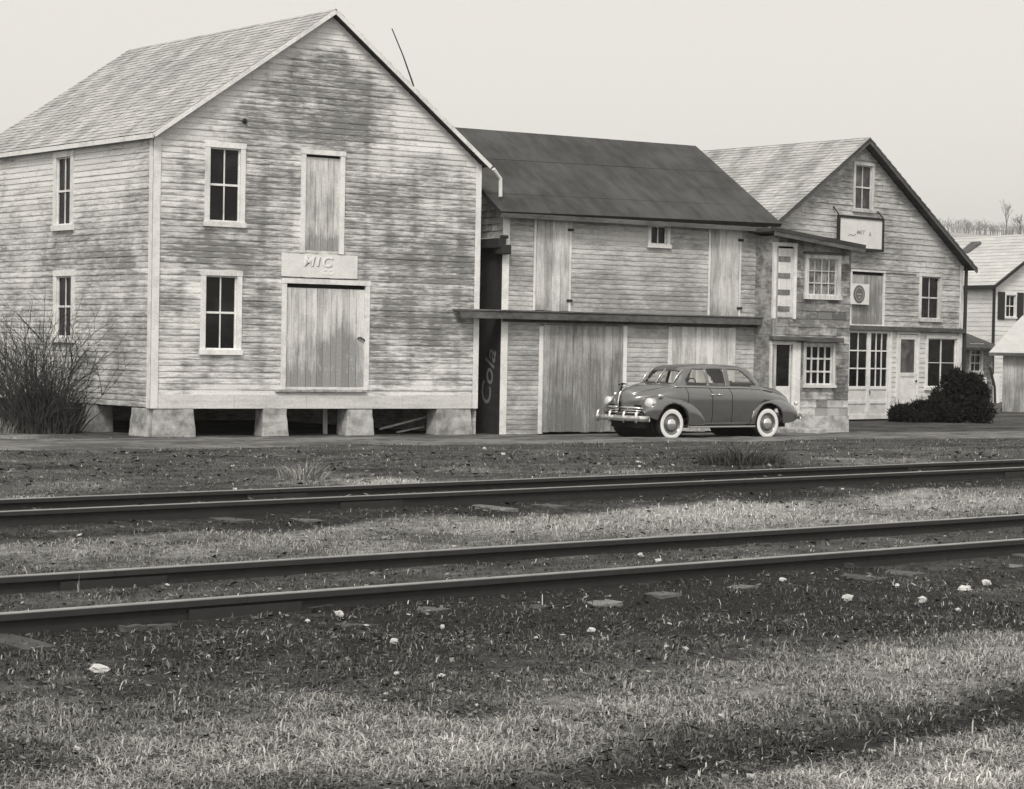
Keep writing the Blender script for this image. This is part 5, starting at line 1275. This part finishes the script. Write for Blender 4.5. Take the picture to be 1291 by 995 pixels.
ST_ = [(428, 775, 15, 11, 'bright white stone just below the near rail, left of centre'),
       (125, 846, 30, 15, 'largest pale flat stone in the grass at lower left'),
       (97, 944, 14, 9, 'small white stone near the bottom left corner'),
       (263, 829, 7, 7, 'tiny white pebble between the large flat stone and the rail, lower left'),
       (496, 815, 14, 9, 'pale elongated stone in the dark grass, left of the picture centre'),
       (388, 782, 9, 5, 'small pale chip immediately left of the bright stone by the rail'),
       (558, 794, 7, 7, 'tiny pebble below the near rail at picture centre'),
       (746, 795, 13, 9, 'white stone in the grass right of centre, below the dark plank'),
       (723, 884, 8, 7, 'small white pebble on pale grass right of centre'),
       (698, 911, 11, 10, 'rounded pale stone at the edge of the bright grass, lower centre'),
       (908, 903, 15, 9, 'tilted pale stone beside the dark rut, lower right'),
       (793, 875, 9, 8, 'small white pebble in mid-grey grass, lower right of centre'),
       (1069, 756, 15, 13, 'jagged whitish stone in the grass, leftmost of the right-hand cluster'),
       (1131, 739, 9, 8, 'small round white stone just under the near rail at right'),
       (1163, 758, 13, 12, 'crumbly pale stone in the middle of the right-hand cluster'),
       (1217, 745, 24, 12, 'long bright white stone in the right-hand cluster'),
       (1244, 736, 14, 10, 'wedge-shaped white stone right of the long bright one'),
       (1208, 769, 9, 6, 'small flat stone directly below the long bright one'),
       (986, 731, 12, 7, 'white stone touching the near rail ballast, right of centre'),
       (500, 848, 10, 6, 'faint pale chip in the grass below the elongated stone'),
       (184, 946, 9, 7, 'pale pebble to the right of the bottom left stone'),
       (808, 700, 9, 7, 'white stone lying between the near rails right of centre'),
       (830, 707, 10, 6, 'flat white chip beside the stone between the near rails'),
       (611, 566, 6, 5, 'tiny white pebble on the dirt road in front of the gap')]
for k, (a, b, w, h, lab) in enumerate(ST_): stone(a, b, w, h, 100 + k, lab)
def plank(x0, y0, x1, y1, w, th, mat, label, name='plank'):
    A = on_z(x0, y0, 0); B_ = on_z(x1, y1, 0); c = (A + B_) / 2; z = max(gz(A.x, A.y), gz(B_.x, B_.y), gz(c.x, c.y)) + th * .35; A.z = B_.z = c.z = z
    mb = MB(); n = 6; d = B_ - A; rt_ = Vector((-d.y, d.x, 0)).normalized(); rq = random.Random(int(x0))
    vs = []
    for i in range(n + 1):
        p = A + d * (i / n) - c + Vector((0, 0, rq.uniform(-.006, .006)))
        for a_, b_ in ((-1, -1), (1, -1), (1, 1), (-1, 1)): vs.append(p + rt_ * a_ * (w / 2 + rq.uniform(-.006, .006)) + Vector((0, 0, b_ * th / 2)))
    mb.add(vs, [(i * 4 + j, (i + 1) * 4 + j, (i + 1) * 4 + (j + 1) % 4, i * 4 + (j + 1) % 4) for i in range(n) for j in range(4)] + [(3, 2, 1, 0)[::-1], (n * 4, n * 4 + 1, n * 4 + 2, n * 4 + 3)])
    return tag(mb.build(name, mat, None, T(c)), label, 'plank')
plank(893, 727, 945, 731, .10, .05, M_TIE, 'dark weathered plank lying below the near rail, right of centre')
plank(770, 741, 800, 745, .10, .05, M_BLACKW, 'short black plank below the near rail, nearer the centre')
plank(1020, 716, 1075, 725, .035, .03, M_TIE, 'thin dark stick below the near rail at right')
plank(1226, 701, 1262, 707, .04, .03, M_TIEP, 'pale thin stick lying near the right end of the near rail')
plank(150, 806, 215, 803, .05, .03, M_TIE, 'grey stick lying in the grass under the near rail at left')
plank(390, 783, 418, 779, .04, .03, M_BLACKW, 'black sliver of wood next to the bright white stone')

# ================================================================== thin haze over the valley
mb = MB(); mb.box(-2600, 2600, -70, 1700, -3, 110)
def haze_mat():
    m = bpy.data.materials.new('haze_air'); m.use_nodes = True; nt = m.node_tree; nt.nodes.clear()
    o = nt.nodes.new('ShaderNodeOutputMaterial'); v = nt.nodes.new('ShaderNodeVolumePrincipled')
    v.inputs['Color'].default_value = (.95, .94, .92, 1); v.inputs['Density'].default_value = .00028; v.inputs['Anisotropy'].default_value = .2
    nt.links.new(v.outputs[0], o.inputs['Volume']); return m

tag(mb.build('haze', haze_mat()), kind='stuff')
scene.cycles.volume_bounces = 0
